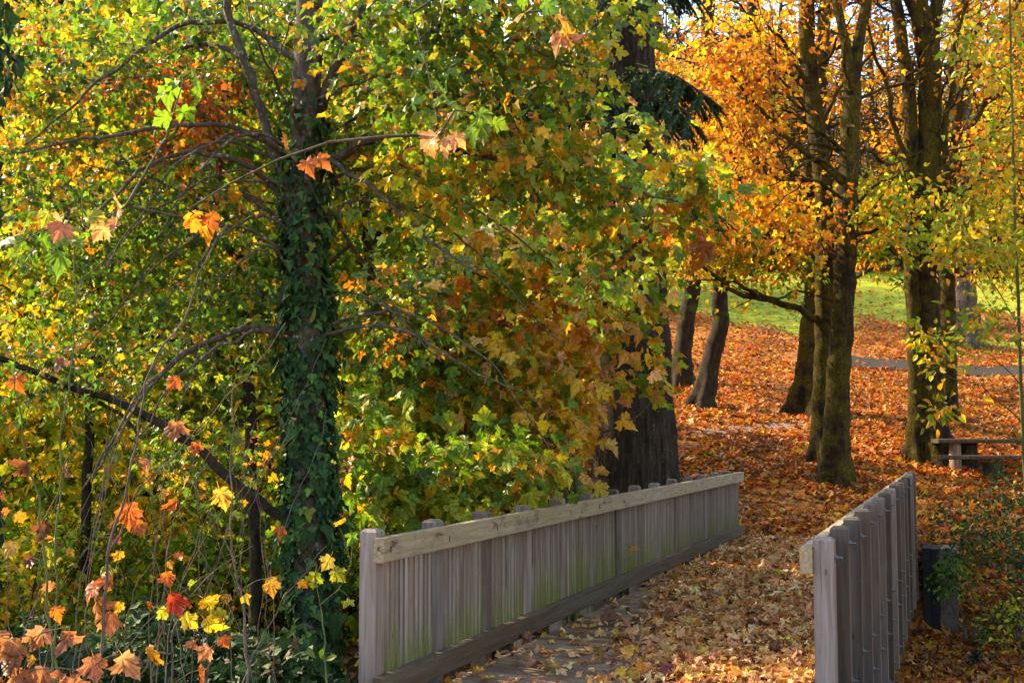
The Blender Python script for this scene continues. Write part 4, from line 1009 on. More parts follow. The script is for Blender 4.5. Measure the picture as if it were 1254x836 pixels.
# ---- the maples on the sunny slope
P_SLC = [(GOLD, 3), (ORANGE, 3), (YELLOW, 1.5), (YGREEN, 1.0), (RUST, 1.2), (BROWN, .5)]
GS = 'mossy maples on the leaf covered slope'
def slope_tree(label, px, Y, trunks, limbs=(), vols=(), size=.135, bark=M_BARK_MOSS, sides=16, name='mossy_maple', flare=1.0, leaves=30, cr=.38):
    T = Tree(name, label, 'tree', gbase(px, Y), GS, bark, M_FAR)
    for (bpx, r0, r1, pp) in trunks:
        if bpx is None: T.trunk([at(p[0], p[1], Y + (p[2] if len(p) > 2 else 0)) for p in pp], r0, r1, 12, .09, 0, step=.22, wob=.05)
        else:
            g = gbase(bpx, Y) - np.array([0, 0, .12])
            q = T.trunk([g] + [at(p[0], p[1], Y + (p[2] if len(p) > 2 else 0)) for p in pp], r0, r1, sides + 8, .075, flare * .95, step=.13, wob=.05, lump=6.0)
            T.side_branches(q, 13, .40, .97, 3.6, .055, .3, 5)
    for (r0, r1, pp) in limbs: T.limb([at(p[0], p[1], Y + (p[2] if len(p) > 2 else 0)) for p in pp], r0, r1, 8, step=.25, rough=.14, wob=.12)
    for (cx, cy, dy, rx, ry, rY, n, pal) in vols:
        c, R = E(cx, cy, Y + dy, rx, ry, rY)
        T.crown(c, R, max(4, int(n * .74)), pal, T_SML, size, leaves, cr, twig=.009, sides=3, edge=ORANGE, edge_amt=.3)
    return T.done()

slope_tree('nearest mossy trunk on the slope, forking high up, between the two railings', 1021, 28.0,
    [(1021, .30, .20, ((1022, 560), (1026, 470), (1031, 380), (1036, 270), (1040, 170), (1044, 100))), (None, .13, .09, ((1043, 110), (1036, 60), (1026, 0), (1010, -120))), (None, .15, .10, ((1044, 110), (1052, 50), (1062, 0), (1080, -130)))],
    [(.09, .02, ((1040, 230), (1015, 215, -.3), (985, 180, -.6), (950, 148, -.9), (905, 100, -1.2), (870, 70, -1.5))), (.05, .015, ((1036, 270), (1068, 230, -.3), (1100, 215, -.5)))],
    [(900, 70, -1.0, 80, 70, 1.6, 40, P_SLC), (880, 170, -1.0, 70, 60, 1.4, 30, P_SLC), (1100, 260, -1.0, 50, 40, 1.0, 16, P_YEL), (960, 280, -1.0, 60, 40, 1.0, 18, P_SLC), (1040, -60, 0, 140, 60, 2.5, 40, P_SLC)])
slope_tree('taller mossy trunk standing just behind the nearest slope trunk', 1004, 29.5,
    [(1005, .24, .19, ((1006, 540), (1008, 450), (1010, 360), (1011, 290), (1010, 230), (1003, 160), (994, 80), (988, 0), (984, -130)))],
    [(.10, .03, ((1003, 390), (985, 380, -.4), (960, 374, -.8), (925, 362, -1.2), (895, 350, -1.5), (868, 325, -1.8), (846, 310, -2.0))), (.05, .01, ((925, 362, -1.2), (905, 345, -1.4), (880, 342, -1.6), (840, 345, -1.9))), (.08, .03, ((998, 110), (970, 70, -.4), (940, 30, -.8))),
     (.06, .02, ((1004, 150), (1030, 110, .4), (1060, 80, .6), (1090, 20, .8)))],
    [(860, 290, -1.6, 60, 50, 1.2, 26, P_SLC), (930, 240, -1.0, 70, 50, 1.4, 28, P_SLC), (920, 320, -1.2, 60, 30, .9, 16, P_YEL), (930, 20, 0, 90, 60, 1.8, 34, P_SLC), (1060, 20, .5, 60, 50, 1.4, 12, P_SLC), (935, 335, -1.2, 70, 26, 1.0, 16, P_YEL)])
slope_tree('dark mossy trunk with swollen foot behind the pair of slope trunks', 986, 35.0,
    [(986, .34, .17, ((988, 480), (992, 420), (1000, 350), (1004, 280), (1000, 200), (1006, 120), (1012, 0), (1016, -80)))],
    [(.08, .03, ((1002, 250), (960, 210, -.4), (910, 200, -.8), (870, 190, -1)))],
    [(900, 250, 0, 80, 50, 1.6, 34, P_SLC), (880, 120, 0, 80, 70, 1.8, 40, P_SLC), (990, 120, .6, 60, 60, 1.6, 12, P_SLC)], flare=1.5)
slope_tree('leaning dark trunk with a bend, left on the slope', 857, 36.0,
    [(858, .28, .18, ((866, 470), (874, 430), (884, 395), (882, 365), (886, 320), (893, 270), (905, 180), (915, 80), (925, -50)))],
    [(.08, .03, ((890, 300), (860, 250, -.4), (840, 200, -.6))), (.07, .02, ((888, 320), (920, 270, .3), (960, 250, .5)))],
    [(880, 200, -.5, 90, 70, 1.8, 40, P_SLC), (840, 320, -.5, 50, 40, 1.2, 20, P_YEL), (920, 80, 0, 90, 70, 1.8, 30, P_SLC)], bark=M_BARK_DK)
slope_tree('straight dark trunk beside the fir, farthest left on the slope', 834, 41.0,
    [(834, .30, .22, ((836, 440), (842, 400), (850, 350), (856, 280), (862, 180), (866, 60), (870, -60)))],
    [(.08, .03, ((854, 300), (830, 260, -.4), (800, 240, -.6)))],
    [(840, 180, 0, 80, 80, 2.0, 44, P_SLC), (820, 310, -.5, 40, 40, 1.2, 18, P_YEL), (850, 60, 0, 90, 70, 2.0, 30, P_SLC)], bark=M_BARK_DK)
slope_tree('thin sunlit orange trunk glimpsed behind the fir', 812, 46.0,
    [(812, .20, .15, ((812, 420), (812, 370), (810, 290), (806, 160), (806, 20)))], [], [(800, 230, 0, 40, 60, 1.5, 18, P_YEL), (800, 60, 0, 60, 70, 1.6, 20, P_SLC)], bark=M_BARK_DK)
slope_tree('twin stemmed dark maple beside the log picnic table', 1128, 30.0,
    [(1139, .32, .25, ((1138, 510), (1137, 430), (1136, 340), (1137, 230), (1137, 130), (1134, 60), (1128, 20), (1110, -40), (1090, -120))),
     (1118, .22, .14, ((1122, 500), (1121, 430), (1117, 340), (1116, 260), (1117, 180), (1112, 100), (1100, 20), (1086, -80))),
     (None, .17, .12, ((1137, 140), (1142, 70), (1146, 10), (1150, -120)))],
    [(.10, .03, ((1141, 230), (1160, 190, -.3), (1170, 120, -.4), (1176, 60, -.5), (1190, -40, -.6))), (.08, .025, ((1118, 210), (1100, 170, -.3), (1085, 110, -.5), (1070, 60, -.8), (1060, 0, -1))), (.06, .015, ((1116, 230), (1090, 210, .3), (1070, 190, .5), (1056, 170, .6)))],
    [(1085, 300, -.9, 45, 40, 1.0, 18, P_YEL), (1080, 240, -.8, 50, 40, 1.2, 24, P_YEL), (1210, 280, -.4, 60, 60, 1.4, 34, P_YEL), (1210, 120, 0, 60, 70, 1.6, 26, P_SLC), (1230, 20, 0, 60, 60, 1.6, 24, P_SLC), (1080, 60, 0, 70, 60, 1.6, 9, P_SLC), (1040, 150, .5, 80, 60, 1.6, 9, P_SLC)], flare=1.3)
slope_tree('many limbed maple spreading behind the twin stemmed maple', 1166, 34.0,
    [(1160, .24, .16, ((1160, 420), (1160, 330), (1158, 250), (1164, 190), (1172, 150)))],
    [(.17, .06, ((1170, 160), (1178, 120, -.3), (1196, 85, -.6), (1220, 55, -.9), (1242, 10, -1.2), (1262, -60, -1.4))), (.13, .05, ((1168, 170), (1166, 100, 0), (1172, 40, 0), (1178, -40, 0))), (.14, .04, ((1160, 260), (1178, 170, -.3), (1200, 130, -.6), (1230, 105, -.9), (1256, 90, -1.1))),
     (.10, .03, ((1159, 330), (1175, 330, -.2), (1190, 305, -.4), (1225, 290, -.8))), (.09, .03, ((1160, 280), (1140, 200, .4), (1128, 120, .6)))],
    [(1220, 200, -.6, 60, 60, 1.6, 34, P_SLC), (1240, 330, -.4, 40, 40, 1.2, 20, P_YEL), (1200, 30, 0, 70, 60, 1.8, 20, P_SLC), (1120, 180, .5, 50, 60, 1.4, 8, P_SLC)], flare=.9)
slope_tree('broad pale grey trunk up the slope beyond the paved path', 1181, 50.0,
    [(1181, .46, .36, ((1181, 390), (1180, 340), (1178, 250), (1176, 120), (1176, -20)))], [(.1, .04, ((1178, 260), (1220, 200, 0), (1260, 180, 0)))],
    [(1200, 200, 0, 70, 60, 2.4, 34, P_YEL), (1170, 60, 0, 70, 70, 2.4, 16, P_SLC)], bark=M_BARK)

# yellow-green sapling leaning in from the right edge
T = Tree('young_beech', 'thin yellow green sapling leaning in at the right edge above the bushes', 'tree', gbase(1262, 18.5), bark=M_TWIG_GRN, leafmat=M_LEAF)
g = gbase(1262, 18.5)
T.trunk([g, at(1256, 560, 18.5), at(1250, 420, 18.4), at(1244, 280, 18.2), at(1240, 120, 18.0), at(1236, -40, 17.8)], .035, .015, 8, .05, .3)
for pp in [((1248, 400), (1200, 330, -.3), (1150, 300, -.6), (1110, 290, -.8)), ((1250, 470), (1200, 430, -.4), (1150, 420, -.7), (1110, 400, -.9)), ((1244, 250), (1200, 210, -.3), (1150, 190, -.5)), ((1254, 520), (1200, 475, -.5), (1150, 455, -.8), (1120, 445, -1.0)), ((1240, 120), (1200, 60, -.3), (1160, 40, -.5)), ((1252, 540), (1180, 520, -.6), (1120, 512, -1.0))]:
    T.limb([at(p[0], p[1], 18.3 + (p[2] if len(p) > 2 else 0)) for p in pp], .010, .004, 5)
PB = [(YGREEN, 4), (YELLOW, 2), (LGREEN, 2), (GOLD, 1.4)]
for px, py, dy, rx, ry, rY, n in [(1200, 300, -.5, 70, 50, .6, 26), (1150, 300, -.6, 50, 40, .5, 14), (1150, 430, -.8, 45, 30, .4, 12), (1140, 500, -1, 35, 18, .3, 6), (1210, 400, -.4, 50, 40, .5, 14), (1210, 200, -.4, 60, 50, .6, 20), (1225, 60, -.3, 50, 60, .6, 22), (1180, 50, -.4, 30, 30, .4, 8)]:
    c, R = E(px, py, 18.3 + dy, rx, ry, rY)
    T.crown(c, R, n, PB, T_OVL, .115, 11, .17, twig=.003, droop=.25, face=.5, sides=3)
T.done()

# bushes on the right bank
def bush(label, px, Y, vols, pal, tmpl=T_OVL, size=.085, name='evergreen_bush', mat=None, cat='bush', leaves=20, cr=.13):
    g = gbase(px, Y); T = Tree(name, label, cat, g, None, M_TWIG_GRY, mat or M_IVY)
    for k in range(6):
        a = RNG.uniform(0, 6.28); T.limb([g - UP * .05, g + np.array([.15 * math.cos(a), .15 * math.sin(a), .35]), g + np.array([.45 * math.cos(a), .45 * math.sin(a), .8])], .014, .005, 5)
    for cx, cy, dy, rx, ry, rY, n in vols:
        c, R = E(cx, cy, Y + dy, rx, ry, rY); T.crown(c, R, n, pal, tmpl, size, leaves, cr, twig=.004, sides=3, droop=.1, edge=None)
    return T.done('foliage')
PE = [(DKGREEN, 4), ((.02, .06, .022), 3), ((.05, .11, .03), 2), ((.12, .16, .03), .5)]
bush('dark evergreen bush at the right edge below the picnic table', 1235, 21.5, [(1222, 650, 0, 60, 50, .6, 24), (1255, 700, 0, 50, 60, .6, 20), (1185, 650, 0, 40, 35, .4, 8), (1235, 600, 0, 40, 30, .4, 8)], PE, leaves=18, cr=.2)
bush('small low green bush against the concrete wing wall', 1178, 21.6, [(1172, 702, 0, 26, 20, .3, 16)], [(GREEN, 3), (DKGREEN, 2), (LGREEN, 1)])
bush('bush with yellowing leaves in the lower right corner', 1250, 20.0, [(1245, 760, 0, 40, 40, .4, 20)], [(DKGREEN, 3), (YGREEN, 2), (GOLD, 1)])

# ------------------------------------------------------------------ log picnic table
M_LOG = bark_material('weathered_log', (0.035, 0.024, 0.016), (0.15, 0.105, 0.07), moss_amt=0.25, scale=16, stretch=1.0, bump=0.5)
M_STUMP = bark_material('pale_barkless_log', (0.14, 0.10, 0.065), (0.40, 0.31, 0.21), moss_amt=0.05, scale=12, stretch=0.3)
tb = at(1203, 537, 29.2); gz_t = float(ground_z(tb[0], tb[1]))
T = thing('picnic_table', 'rustic log picnic table with two bench seats on the slope at the right edge', 'picnic table', (0, 0, 0))
tx0 = 10.05; tlen = 3.4; ty = 29.2; tz = tb[2]
rot = -0.06
def tbox(mb, x0, x1, y0, y1, z0, z1, ch=.02):
    bb = LB(); bbox(bb, x0, x1, y0, y1, z0, z1, (random.random(), 0, random.random()), ch)
    for v, L, S in zip(bb.v, bb.loops, bb.sizes):
        v = v.copy(); v[:, 1] = -v[:, 1]; c, s = math.cos(rot), math.sin(rot)
        v = np.column_stack([v[:, 0] * c - v[:, 1] * s, v[:, 0] * s + v[:, 1] * c, v[:, 2]])
        mb.add(v, [[int(a) for a in L[i:j]] for i, j in zip(np.concatenate([[0], np.cumsum(S)[:-1]]), np.cumsum(S))])
org = np.array([tx0, ty, 0.0])
def tpart(name, boxes, mat, log=False):
    mb = MB()
    for b in boxes:
        if log:
            (x, y, z0, z1, r) = b; c, s = math.cos(rot), math.sin(rot)
            p = np.array([[x * c - y * s, x * s + y * c, z] for z in np.linspace(z0, z1, 7)])
            tube(mb, p, np.linspace(r * 1.15, r, 7), 12, .08, cap=True)
        else: tbox(mb, *b)
    o = mb.build(name, mat, T); o.location = tuple(org); return o
tpart('tabletop', [(0 + random.uniform(-.04, .04), tlen, -.42 + .285 * k - .001, -.42 + .285 * k + .27, tz - .10, tz) for k in range(3)], M_LOG)
tpart('seat', [(.42, tlen + .1, -1.0, -.70, tz - .53, tz - .43)], M_LOG)
tpart('seat', [(-.12, tlen - .2, .70, 1.0, tz - .47, tz - .37)], M_LOG)
for x in (.42, 2.75):
    tpart('pedestal', [(x, -.14, gz_t - .3, tz - .10, .13)], M_STUMP, True)
    tpart('pedestal', [(x + .36, .0, gz_t - .3, tz - .10, .19)], M_BARK_DK, True)
    tpart('seat_block', [(x + .62, -.86, gz_t - .35, tz - .53, .24)], M_BARK_DK, True)
    tpart('seat_block', [(x - .28, .85, gz_t - .2, tz - .47, .15)], M_BARK_DK, True)

# ------------------------------------------------------------------ fallen leaves
def scatter(n, fx, palette, tmpl, size, name, label=None, lift=.012, tilt=.35, edge=BROWN, mat=None, surf=None, drift=False):
    x, y = fx(n); n = len(x)
    z = (surf or ground_z)(x, y) + RNG.uniform(.004, lift, n) 
    P = np.column_stack([x, y, z]); a = RNG.uniform(0, 2 * PI, n)
    tip = np.column_stack([np.cos(a), np.sin(a), RNG.normal(0, .28, n)])
    nr = UP + RNG.normal(0, tilt, (n, 3))
    col = pick(palette, n)
    if drift:
        w = smooth_noise(x * .8 + 4, y * .55) + RNG.normal(0, .18, n)
        b = w > .42; col[b] = pick([(RUST, 3), (BROWN, 3), (TAN, 1.4), ((.30, .11, .03), 3)], int(b.sum()))
        y_ = w < -.42; col[y_] = pick([(ORANGE, 3), (GOLD, 2), (PEACH, 1), (YELLOW, .6), ((.55, .12, .014), 2)], int(y_.sum()))
    s = size * np.exp(RNG.normal(0, .28, n)); P = P - tip * s[:, None] * .4
    P[:, 2] += np.abs(tip[:, 2]) * s * .35
    mb = MB(); add_leaves(mb, tmpl, P, tip, nr, s, jitter(col, .28), edge, .4)
    return tag(mb.build(name, mat or M_LITTER), kind='stuff')

P_SLOPE = [((.56, .125, .013), 4), ((.58, .22, .02), 4.4), (RUST, 2.0), (GOLD, 1.3), (BROWN, 1.4), (TAN, 1.2), (PEACH, .9), (YELLOW, .35)]
P_DECK = [((.60, .29, .115), 4), ((.74, .43, .20), 3.6), ((.72, .38, .08), 1.8), (YELLOW, .2), (BROWN, 1.0), (PEACH, 2.4), (ORANGE, 1.2), (RUST, .8)]

def f_slope(n):
    y = 23.2 + (74 - 23.2) * RNG.uniform(0, 1, n) ** 1.6
    x = RNG.uniform(-.08, .50, n) * y
    t = (x - L0[0]) * U[0] + (y - L0[1]) * U[1]; l = (x - L0[0]) * N2[0] + (y - L0[1]) * N2[1]
    keep_ = RNG.uniform(0, 1, n) < np.clip(1.05 - .9 * ss(smooth_noise(x * .6 - 2, y * .9 + 1), .25, .6), .2, 1)
    k = ~((t < BLEN + .4) & (l > -.1) & (l < BW + .15))
    k &= keep_; lw = lawn_mask(x, y); k &= RNG.uniform(0, 1, n) > lw * .86
    k &= RNG.uniform(0, 1, n) > soil_mask(x, y) * .8
    # the asphalt path stays mostly clear
    pc, _ = resample(np.array([(11.8, 47.6, 0), (13.4, 46.4, 0), (15.3, 45.3, 0), (18, 44.5, 0), (22, 44.0, 0), (28, 43.8, 0)]), .8)
    d = np.min(np.hypot(x[:, None] - pc[None, :, 0], y[:, None] - pc[None, :, 1]), axis=1)
    k &= ~((d < 1.25) & (RNG.uniform(0, 1, n) < .93))
    return x[k], y[k]
scatter(95000, f_slope, P_SLOPE, T_SML, .130, 'fallen_leaves', lift=.06, drift=True)

def f_deck(n):
    t = RNG.uniform(0, BLEN + 1.2, n); l = RNG.uniform(0.0, BW, n)
    # the wind has cleared a strip beside the left-hand railing near this end
    d = np.clip(.12 + 1.15 * ss(l - .16 * (7.5 - t).clip(0, 7) * 1.0, .05, .9), 0, 1)
    d = np.maximum(d, ss(t, 6.5, 11))
    k = RNG.uniform(0, 1, n) < d
    t, l = t[k], l[k]
    p = L0[None, :] + U[None, :] * t[:, None] + N2[None, :] * l[:, None]
    return p[:, 0], p[:, 1]
scatter(14500, f_deck, P_DECK, T_MED, .088, 'fallen_leaves', lift=.055, tilt=.45, surf=lambda x, y: np.zeros_like(x) + .002)

def f_bank(n):
    y = RNG.uniform(15, 27, n); x = RNG.uniform(.30, .52, n) * y
    l = (x - L0[0]) * N2[0] + (y - L0[1]) * N2[1]; k = l > BW + .15
    return x[k], y[k]
P_BANK = [(ROPE, 2), (ORANGE, 2), (GOLD, 2.4), (TAN, 2.2), (RUST, 2), (BROWN, 2), (YELLOW, .5), (YGREEN, .3)]
scatter(12000, f_bank, P_BANK, T_MED, .13, 'fallen_leaves', lift=.06, tilt=.5)
def f_left(n):
    y = RNG.uniform(8.5, 30, n); x = RNG.uniform(-.50, .16, n) * y
    l = (x - L0[0]) * N2[0] + (y - L0[1]) * N2[1]; k = l < -.35
    return x[k], y[k]
scatter(9000, f_left, [(BROWN, 3), (RUST, 2), (TAN, 1.5), (GOLD, 1.5), (YELLOW, 1)], T_SML, .15, 'fallen_leaves', lift=.08, tilt=.5)

tw = MB(); x, y = f_slope(420); x2, y2 = f_bank(120); x = np.concatenate([x, x2]); y = np.concatenate([y, y2])
for i in range(len(x)):
    a = RNG.uniform(0, 6.28); L = RNG.uniform(.12, .7); g = np.array([x[i], y[i], float(ground_z(x[i], y[i])) + .05]); d = np.array([math.cos(a), math.sin(a), RNG.uniform(-.02, .10)])
    tube(tw, np.array([g, g + d * L * .5 + RNG.normal(0, .02, 3) + UP * .02, g + d * L]), np.array([.009, .007, .004]), 4, 0)
tag(tw.build('fallen_twigs', M_BARK_DK), kind='stuff')

# a few fallen leaves that lie apart
def one_leaf(label, P, tip, nr, size, col, tm, cat='leaf'):
    mb = MB(); P = np.asarray(P, float)
    add_leaves(mb, [tm], np.zeros((1, 3)), np.array([tip], float), np.array([nr], float), np.array([size]), np.array([col], float), BROWN, .3)
    o = mb.build('fallen_leaf', M_LITTER); o.location = tuple(P); return tag(o, label, cat)
one_leaf('curled brown leaf standing upright against the foot of the left railing', bpt(3.05, .03, .03), (.1, -.15, 1), (.9, -.3, .2), .20, (.20, .085, .05), T_DRY[3])
one_leaf('yellow brown curled leaf caught between the slats of the left railing', bpt(7.0, .02, .62), (.5, .45, -.5), (.9, -.3, .3), .13, (.40, .22, .04), T_DRY[2])
one_leaf('dark red brown leaf lying at the bottom edge on the deck planks', bpt(2.05, 1.62, .05), (.6, .3, .25), (-.2, -.5, .8), .20, (.16, .03, .02), T_DRY[0])
one_leaf('large brown dry leaf on the deck beside the left bottom rail', bpt(4.6, .36, .04), (.8, -.2, .3), (-.1, -.6, .7), .23, (.17, .08, .045), T_DRY[1])
one_leaf('rust coloured upturned leaf near the middle of the deck', bpt(5.15, .9, .03), (.5, .4, .7), (-.6, -.6, .4), .20, (.22, .085, .035), T_DRY[0])

# ------------------------------------------------------------------ ground cover
def ivy_cover(n, fx, name, hump, size=.085, pal=None):
    x, y = fx(n); n = len(x)
    h = hump(x, y)
    z = ground_z(x, y) + h * RNG.uniform(.15, 1, n) ** .5 + .02
    P = np.column_stack([x, y, z]); a = RNG.uniform(0, 2 * PI, n)
    tip = np.column_stack([np.cos(a), np.sin(a) - .5, RNG.normal(-.3, .35, n)]); nr = UP + RNG.normal(0, .45, (n, 3)) + np.array([0, -.4, 0])
    mb = MB(); cc = jitter(pick(pal or [((.014, .042, .013), 5), ((.024, .062, .016), 3), ((.05, .09, .02), 1), ((.05, .03, .012), .7)], n), .25)
    add_leaves(mb, T_IVY, P, tip, nr, size * np.exp(RNG.normal(0, .3, n)), cc, None)
    return tag(mb.build(name, M_IVY), kind='stuff')
def f_il(n):
    y = RNG.uniform(8.6, 15.5, n); x = -RNG.uniform(.095, .46, n) * y
    l = (x - L0[0]) * N2[0] + (y - L0[1]) * N2[1]; k = (l < -.3) & (smooth_noise(x * 1.2, y * 1.2) > -.25)
    return x[k], y[k]
ivy_cover(13000, f_il, 'ivy_ground_cover', lambda x, y: .55 + .4 * smooth_noise(x * 1.4 + 3, y * 1.3))
def f_ir(n):
    y = RNG.uniform(15, 24.5, n); x = RNG.uniform(.33, .52, n) * y
    l = (x - L0[0]) * N2[0] + (y - L0[1]) * N2[1]; k = (l > BW + 1.1) & (smooth_noise(x * 1.7 + 5, y * 1.5) > .12)
    return x[k], y[k]
ivy_cover(6000, f_ir, 'ivy_ground_cover', lambda x, y: .16 + .1 * smooth_noise(x * 2, y * 2), .10)
# low dark bramble mounds at the bottom left
ivy_cover(9000, lambda n: (lambda y: (-RNG.uniform(.18, .34, n) * y, y))(RNG.uniform(11.5, 16.5, n)), 'bramble_ground_cover', lambda x, y: 1.15 + .5 * smooth_noise(x * 1.1, y * 1.2), .07,
          [((.05, .10, .02), 4), ((.12, .17, .025), 3), ((.22, .22, .03), 1)])

# ------------------------------------------------------------------ foreground saplings with large leaves
def sapling(label, Y, stems, leaves, name='bare_sapling', mat=None, group=None):
    p0 = stems[0][1][0]; b = at(p0[0], p0[1], Y)
    root = thing(name, label, 'sapling', b, group)
    st = MB(); nodes = []
    for (r, pp) in stems:
        P = [at(p[0], p[1], Y + (p[2] if len(p) > 2 else 0)) for p in pp]
        if r > 0.0059:    # rooted in the bank
            g = P[0].copy(); g[2] = min(float(ground_z(g[0], g[1])) - .05, g[2] - .1); P = [g] + P
        q, _ = limb(st, P, r, r * .4, .08, 6, .05, .10); nodes.append(q)
    nodes = np.concatenate(nodes)
    lf = MB()
    for (px, py, s, col, tm) in leaves:
        P = at(px, py, Y); size = s * Y / F / 1.5
        j = int(np.argmin(((nodes - P) ** 2).sum(1)))
        a = RNG.uniform(-1, 1); tip = np.array([a, RNG.normal(0, .35), -1.0 + RNG.normal(0, .5)]); nr = np.array([RNG.normal(0, .4), -1.0, .35 + RNG.normal(0, .35)])
        tip = norm(tip); base = P - tip * size * .5
        L = np.linalg.norm(nodes[j] - base); s_ = np.linspace(0, 1, 5)[:, None]
        tube(st, nodes[j] + (base - nodes[j]) * s_ + UP * L * .12 * np.sin(PI * s_), np.linspace(.0028, .0016, 5), 4, 0, cap=False)
        add_leaves(lf, [tm[RNG.integers(0, len(tm))]], base[None, :], tip[None, :], nr[None, :], np.array([size]), jitter(np.array([col], float), .10), BROWN, .35)
    st.build('stem', mat or M_TWIG_GRY, root, b)
    if lf.n: lf.build('foliage', M_LEAF, root, b)
    return root
O1 = (.52, .13, .016); PK = (.36, .15, .065); DK = (.14, .05, .025); YO = (.50, .27, .025); YB = (.54, .42, .025)
sapling('tall grey stemmed sapling with large orange and peach leaves at bottom left', 6.5,
        [(.010, ((118, 830), (121, 790), (129, 725), (136, 670), (148, 628), (162, 584), (178, 525), (194, 460), (231, 397), (248, 340), (278, 275))), (.005, ((136, 670), (150, 640), (170, 600), (215, 560), (300, 460), (350, 395)))],
        [(158, 632, 48, O1, T_BIG), (172, 648, 34, O1, T_DRY), (120, 748, 44, PK, T_DRY), (110, 725, 36, (.55, .23, .10), T_BIG), (135, 762, 40, PK, T_DRY), (128, 712, 34, O1, T_DRY), (145, 745, 24, YO, T_DRY), (215, 530, 40, PK, T_DRY), (212, 470, 28, O1, T_DRY), (172, 545, 30, YO, T_BIG), (175, 570, 26, PK, T_DRY), (240, 550, 26, O1, T_DRY)])
sapling('green stemmed sapling with drooping brown leaves at the left edge', 6.8,
        [(.009, ((68, 840), (62, 760), (57, 700), (50, 640), (45, 600), (34, 556), (28, 500), (15, 420))), (.004, ((50, 640), (70, 600), (85, 540), (96, 470)))],
        [(30, 575, 34, DK, T_DRY), (52, 650, 34, DK, T_DRY), (22, 470, 34, O1, T_BIG), (10, 675, 34, YO, T_BIG), (75, 445, 30, (.25, .12, .08), T_DRY), (84, 575, 24, (.28, .15, .10), T_DRY), (70, 750, 24, O1, T_DRY), (38, 690, 26, DK, T_DRY)], mat=M_TWIG_GRN)
sapling('slim pale green upright stem near the left edge, almost leafless', 7.4,
        [(.008, ((66, 830), (66, 700), (70, 556), (80, 467), (90, 380), (100, 280), (112, 180)))], [(98, 300, 26, LGREEN, T_BIG), (60, 720, 24, PK, T_DRY)], mat=M_TWIG_GRN)
sapling('bluish grey sapling with one folded yellow leaf left of the ivy tree', 7.0,
        [(.008, ((315, 840), (309, 760), (300, 715), (290, 690), (288, 640), (284, 560), (286, 470))), (.005, ((290, 690), (275, 660), (262, 620)))],
        [(273, 612, 42, (.62, .36, .05), T_BIG), (302, 735, 22, YB, T_SML), (333, 720, 36, YO, T_BIG)])
sapling('low sapling with bright yellow lobed leaves at the bottom beside the ivy', 6.2,
        [(.007, ((215, 840), (208, 800), (215, 770), (235, 735), (262, 700))), (.004, ((215, 770), (240, 770), (275, 760))), (.004, ((208, 800), (190, 800), (180, 790)))],
        [(234, 762, 38, YB, T_BIG), (262, 768, 42, YB, T_BIG), (268, 755, 30, YGREEN, T_BIG), (258, 738, 36, YO, T_BIG), (205, 710, 28, O1, T_DRY), (212, 738, 34, (.40, .05, .02), T_DRY), (225, 740, 26, DK, T_DRY), (182, 806, 40, YO, T_BIG), (245, 828, 36, O1, T_BIG), (200, 752, 24, YGREEN, T_BIG), (240, 790, 24, (.4, .18, .09), T_DRY), (250, 800, 28, (.45, .22, .1), T_DRY), (275, 785, 22, O1, T_DRY)])
sapling('sapling with small yellow green leaves hugging the near end of the left railing', 8.0,
        [(.007, ((400, 840), (398, 780), (392, 740), (385, 705))), (.004, ((392, 740), (415, 720), (430, 690)))],
        [(384, 712, 34, YGREEN, T_BIG), (372, 716, 24, YO, T_BIG), (400, 690, 30, (.5, .36, .04), T_BIG), (415, 705, 30, YGREEN, T_BIG), (430, 660, 26, LGREEN, T_MED), (425, 740, 26, YGREEN, T_MED), (405, 805, 24, LGREEN, T_OVL), (395, 800, 22, LGREEN, T_OVL), (418, 640, 26, GOLD, T_MED)], mat=M_TWIG_GRN)
sapling('drift of dead tan leaves on low twigs in the bottom left corner', 5.6,
        [(.007, ((20, 850), (25, 820), (40, 790), (70, 770))), (.004, ((25, 820), (60, 815), (110, 820))), (.004, ((20, 850), (5, 810), (0, 780)))],
        [(RNG.uniform(-10, 95), RNG.uniform(780, 860), RNG.uniform(30, 52), [(.34, .15, .07), DK, (.24, .10, .05), (.32, .15, .07)][RNG.integers(0, 4)], T_DRY) for _ in range(16)] + [(118, 820, 50, PK, T_DRY), (155, 815, 48, (.42, .23, .10), T_DRY), (90, 845, 50, PK, T_DRY), (35, 810, 26, YO, T_BIG)])
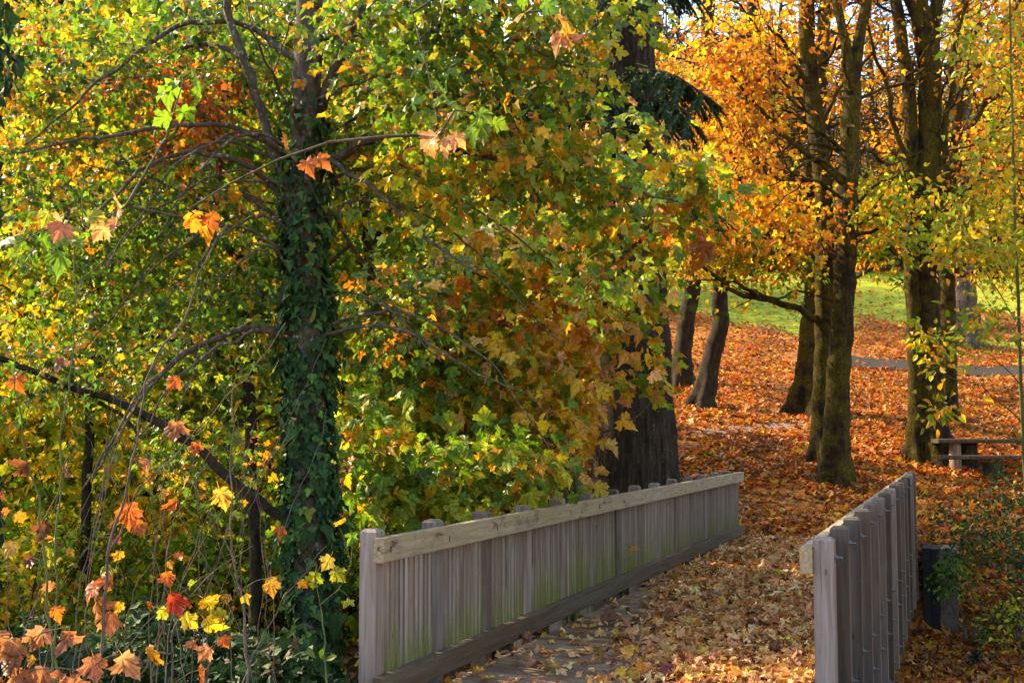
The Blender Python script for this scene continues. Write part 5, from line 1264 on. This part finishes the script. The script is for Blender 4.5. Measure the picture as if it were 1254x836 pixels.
# thicket of bare grey twigs between them
for k, (lab, x0, x1, Y, n) in enumerate([('thicket of thin bare grey twigs in front of the ivy ground cover', 200, 345, 7.8, 15), ('sparse bare twigs leaning right at the lower left', 90, 220, 7.2, 10), ('bare arching twigs crossing at the far left', 0, 90, 8.4, 11)]):
    stems = []
    for i in range(n):
        bx = RNG.uniform(x0, x1); top = RNG.uniform(480, 700) if RNG.uniform() < .7 else RNG.uniform(380, 480); lean = min(RNG.normal(35, 115), 400 - bx)
        stems.append((.006 if i == 0 else .0034, ((bx, 850, RNG.uniform(-.3, .5)), (bx + lean * .2 + RNG.normal(0, 5), 850 - (850 - top) * .35), (bx + lean * .55 + RNG.normal(0, 6), 850 - (850 - top) * .7), (bx + lean, top))))
    sapling(lab, Y, stems, [(RNG.uniform(x0, x1), RNG.uniform(600, 780), RNG.uniform(14, 24), [O1, DK, YO, YGREEN][RNG.integers(0, 4)], T_DRY) for _ in range(7)], name='bare_twigs')

# ------------------------------------------------------------------ light, world, camera
SUN_EL = math.radians(37); SUN_AZ = math.radians(-60)      # azimuth measured from +Y towards +X
w = bpy.data.worlds.new('World'); scene.world = w; w.use_nodes = True
nt = w.node_tree; bg = nt.nodes['Background']
sky = nt.nodes.new('ShaderNodeTexSky'); sky.sky_type = 'NISHITA'; sky.sun_disc = False
sky.sun_elevation = SUN_EL; sky.sun_rotation = SUN_AZ; sky.air_density = 1.0; sky.dust_density = 1.5
nt.links.new(sky.outputs[0], bg.inputs['Color']); bg.inputs['Strength'].default_value = 0.15
sd = bpy.data.lights.new('sun', 'SUN'); sd.energy = 3.1; sd.angle = math.radians(0.6); sd.color = (1.0, 0.82, 0.58)
so = bpy.data.objects.new('sun', sd); COL.objects.link(so)
dirv = Vector((math.sin(SUN_AZ) * math.cos(SUN_EL), math.cos(SUN_AZ) * math.cos(SUN_EL), math.sin(SUN_EL)))
so.rotation_euler = dirv.to_track_quat('Z', 'Y').to_euler(); so.location = (-20, 20, 30)

cd = bpy.data.cameras.new('camera'); cam = bpy.data.objects.new('camera', cd); COL.objects.link(cam)
cd.sensor_width = 36.0; cd.lens = F / 1254 * 36.0; cd.clip_start = 0.1; cd.clip_end = 2000
cam.location = tuple(EYE); cam.rotation_euler = (PI / 2 + PITCH, 0, 0)
scene.camera = cam
vs = scene.view_settings; vs.view_transform = 'Standard'; vs.look = 'None'; vs.gamma = 1.0; vs.exposure = 2.2
vs.use_white_balance = True; vs.white_balance_temperature = 7400; vs.white_balance_tint = 10.0
cy = scene.cycles
cy.use_denoising = True; cy.max_bounces = 8; cy.diffuse_bounces = 6; cy.glossy_bounces = 2; cy.transmission_bounces = 4; cy.transparent_max_bounces = 4
cy.caustics_reflective = False; cy.caustics_refractive = False; cy.sample_clamp_indirect = 8.0
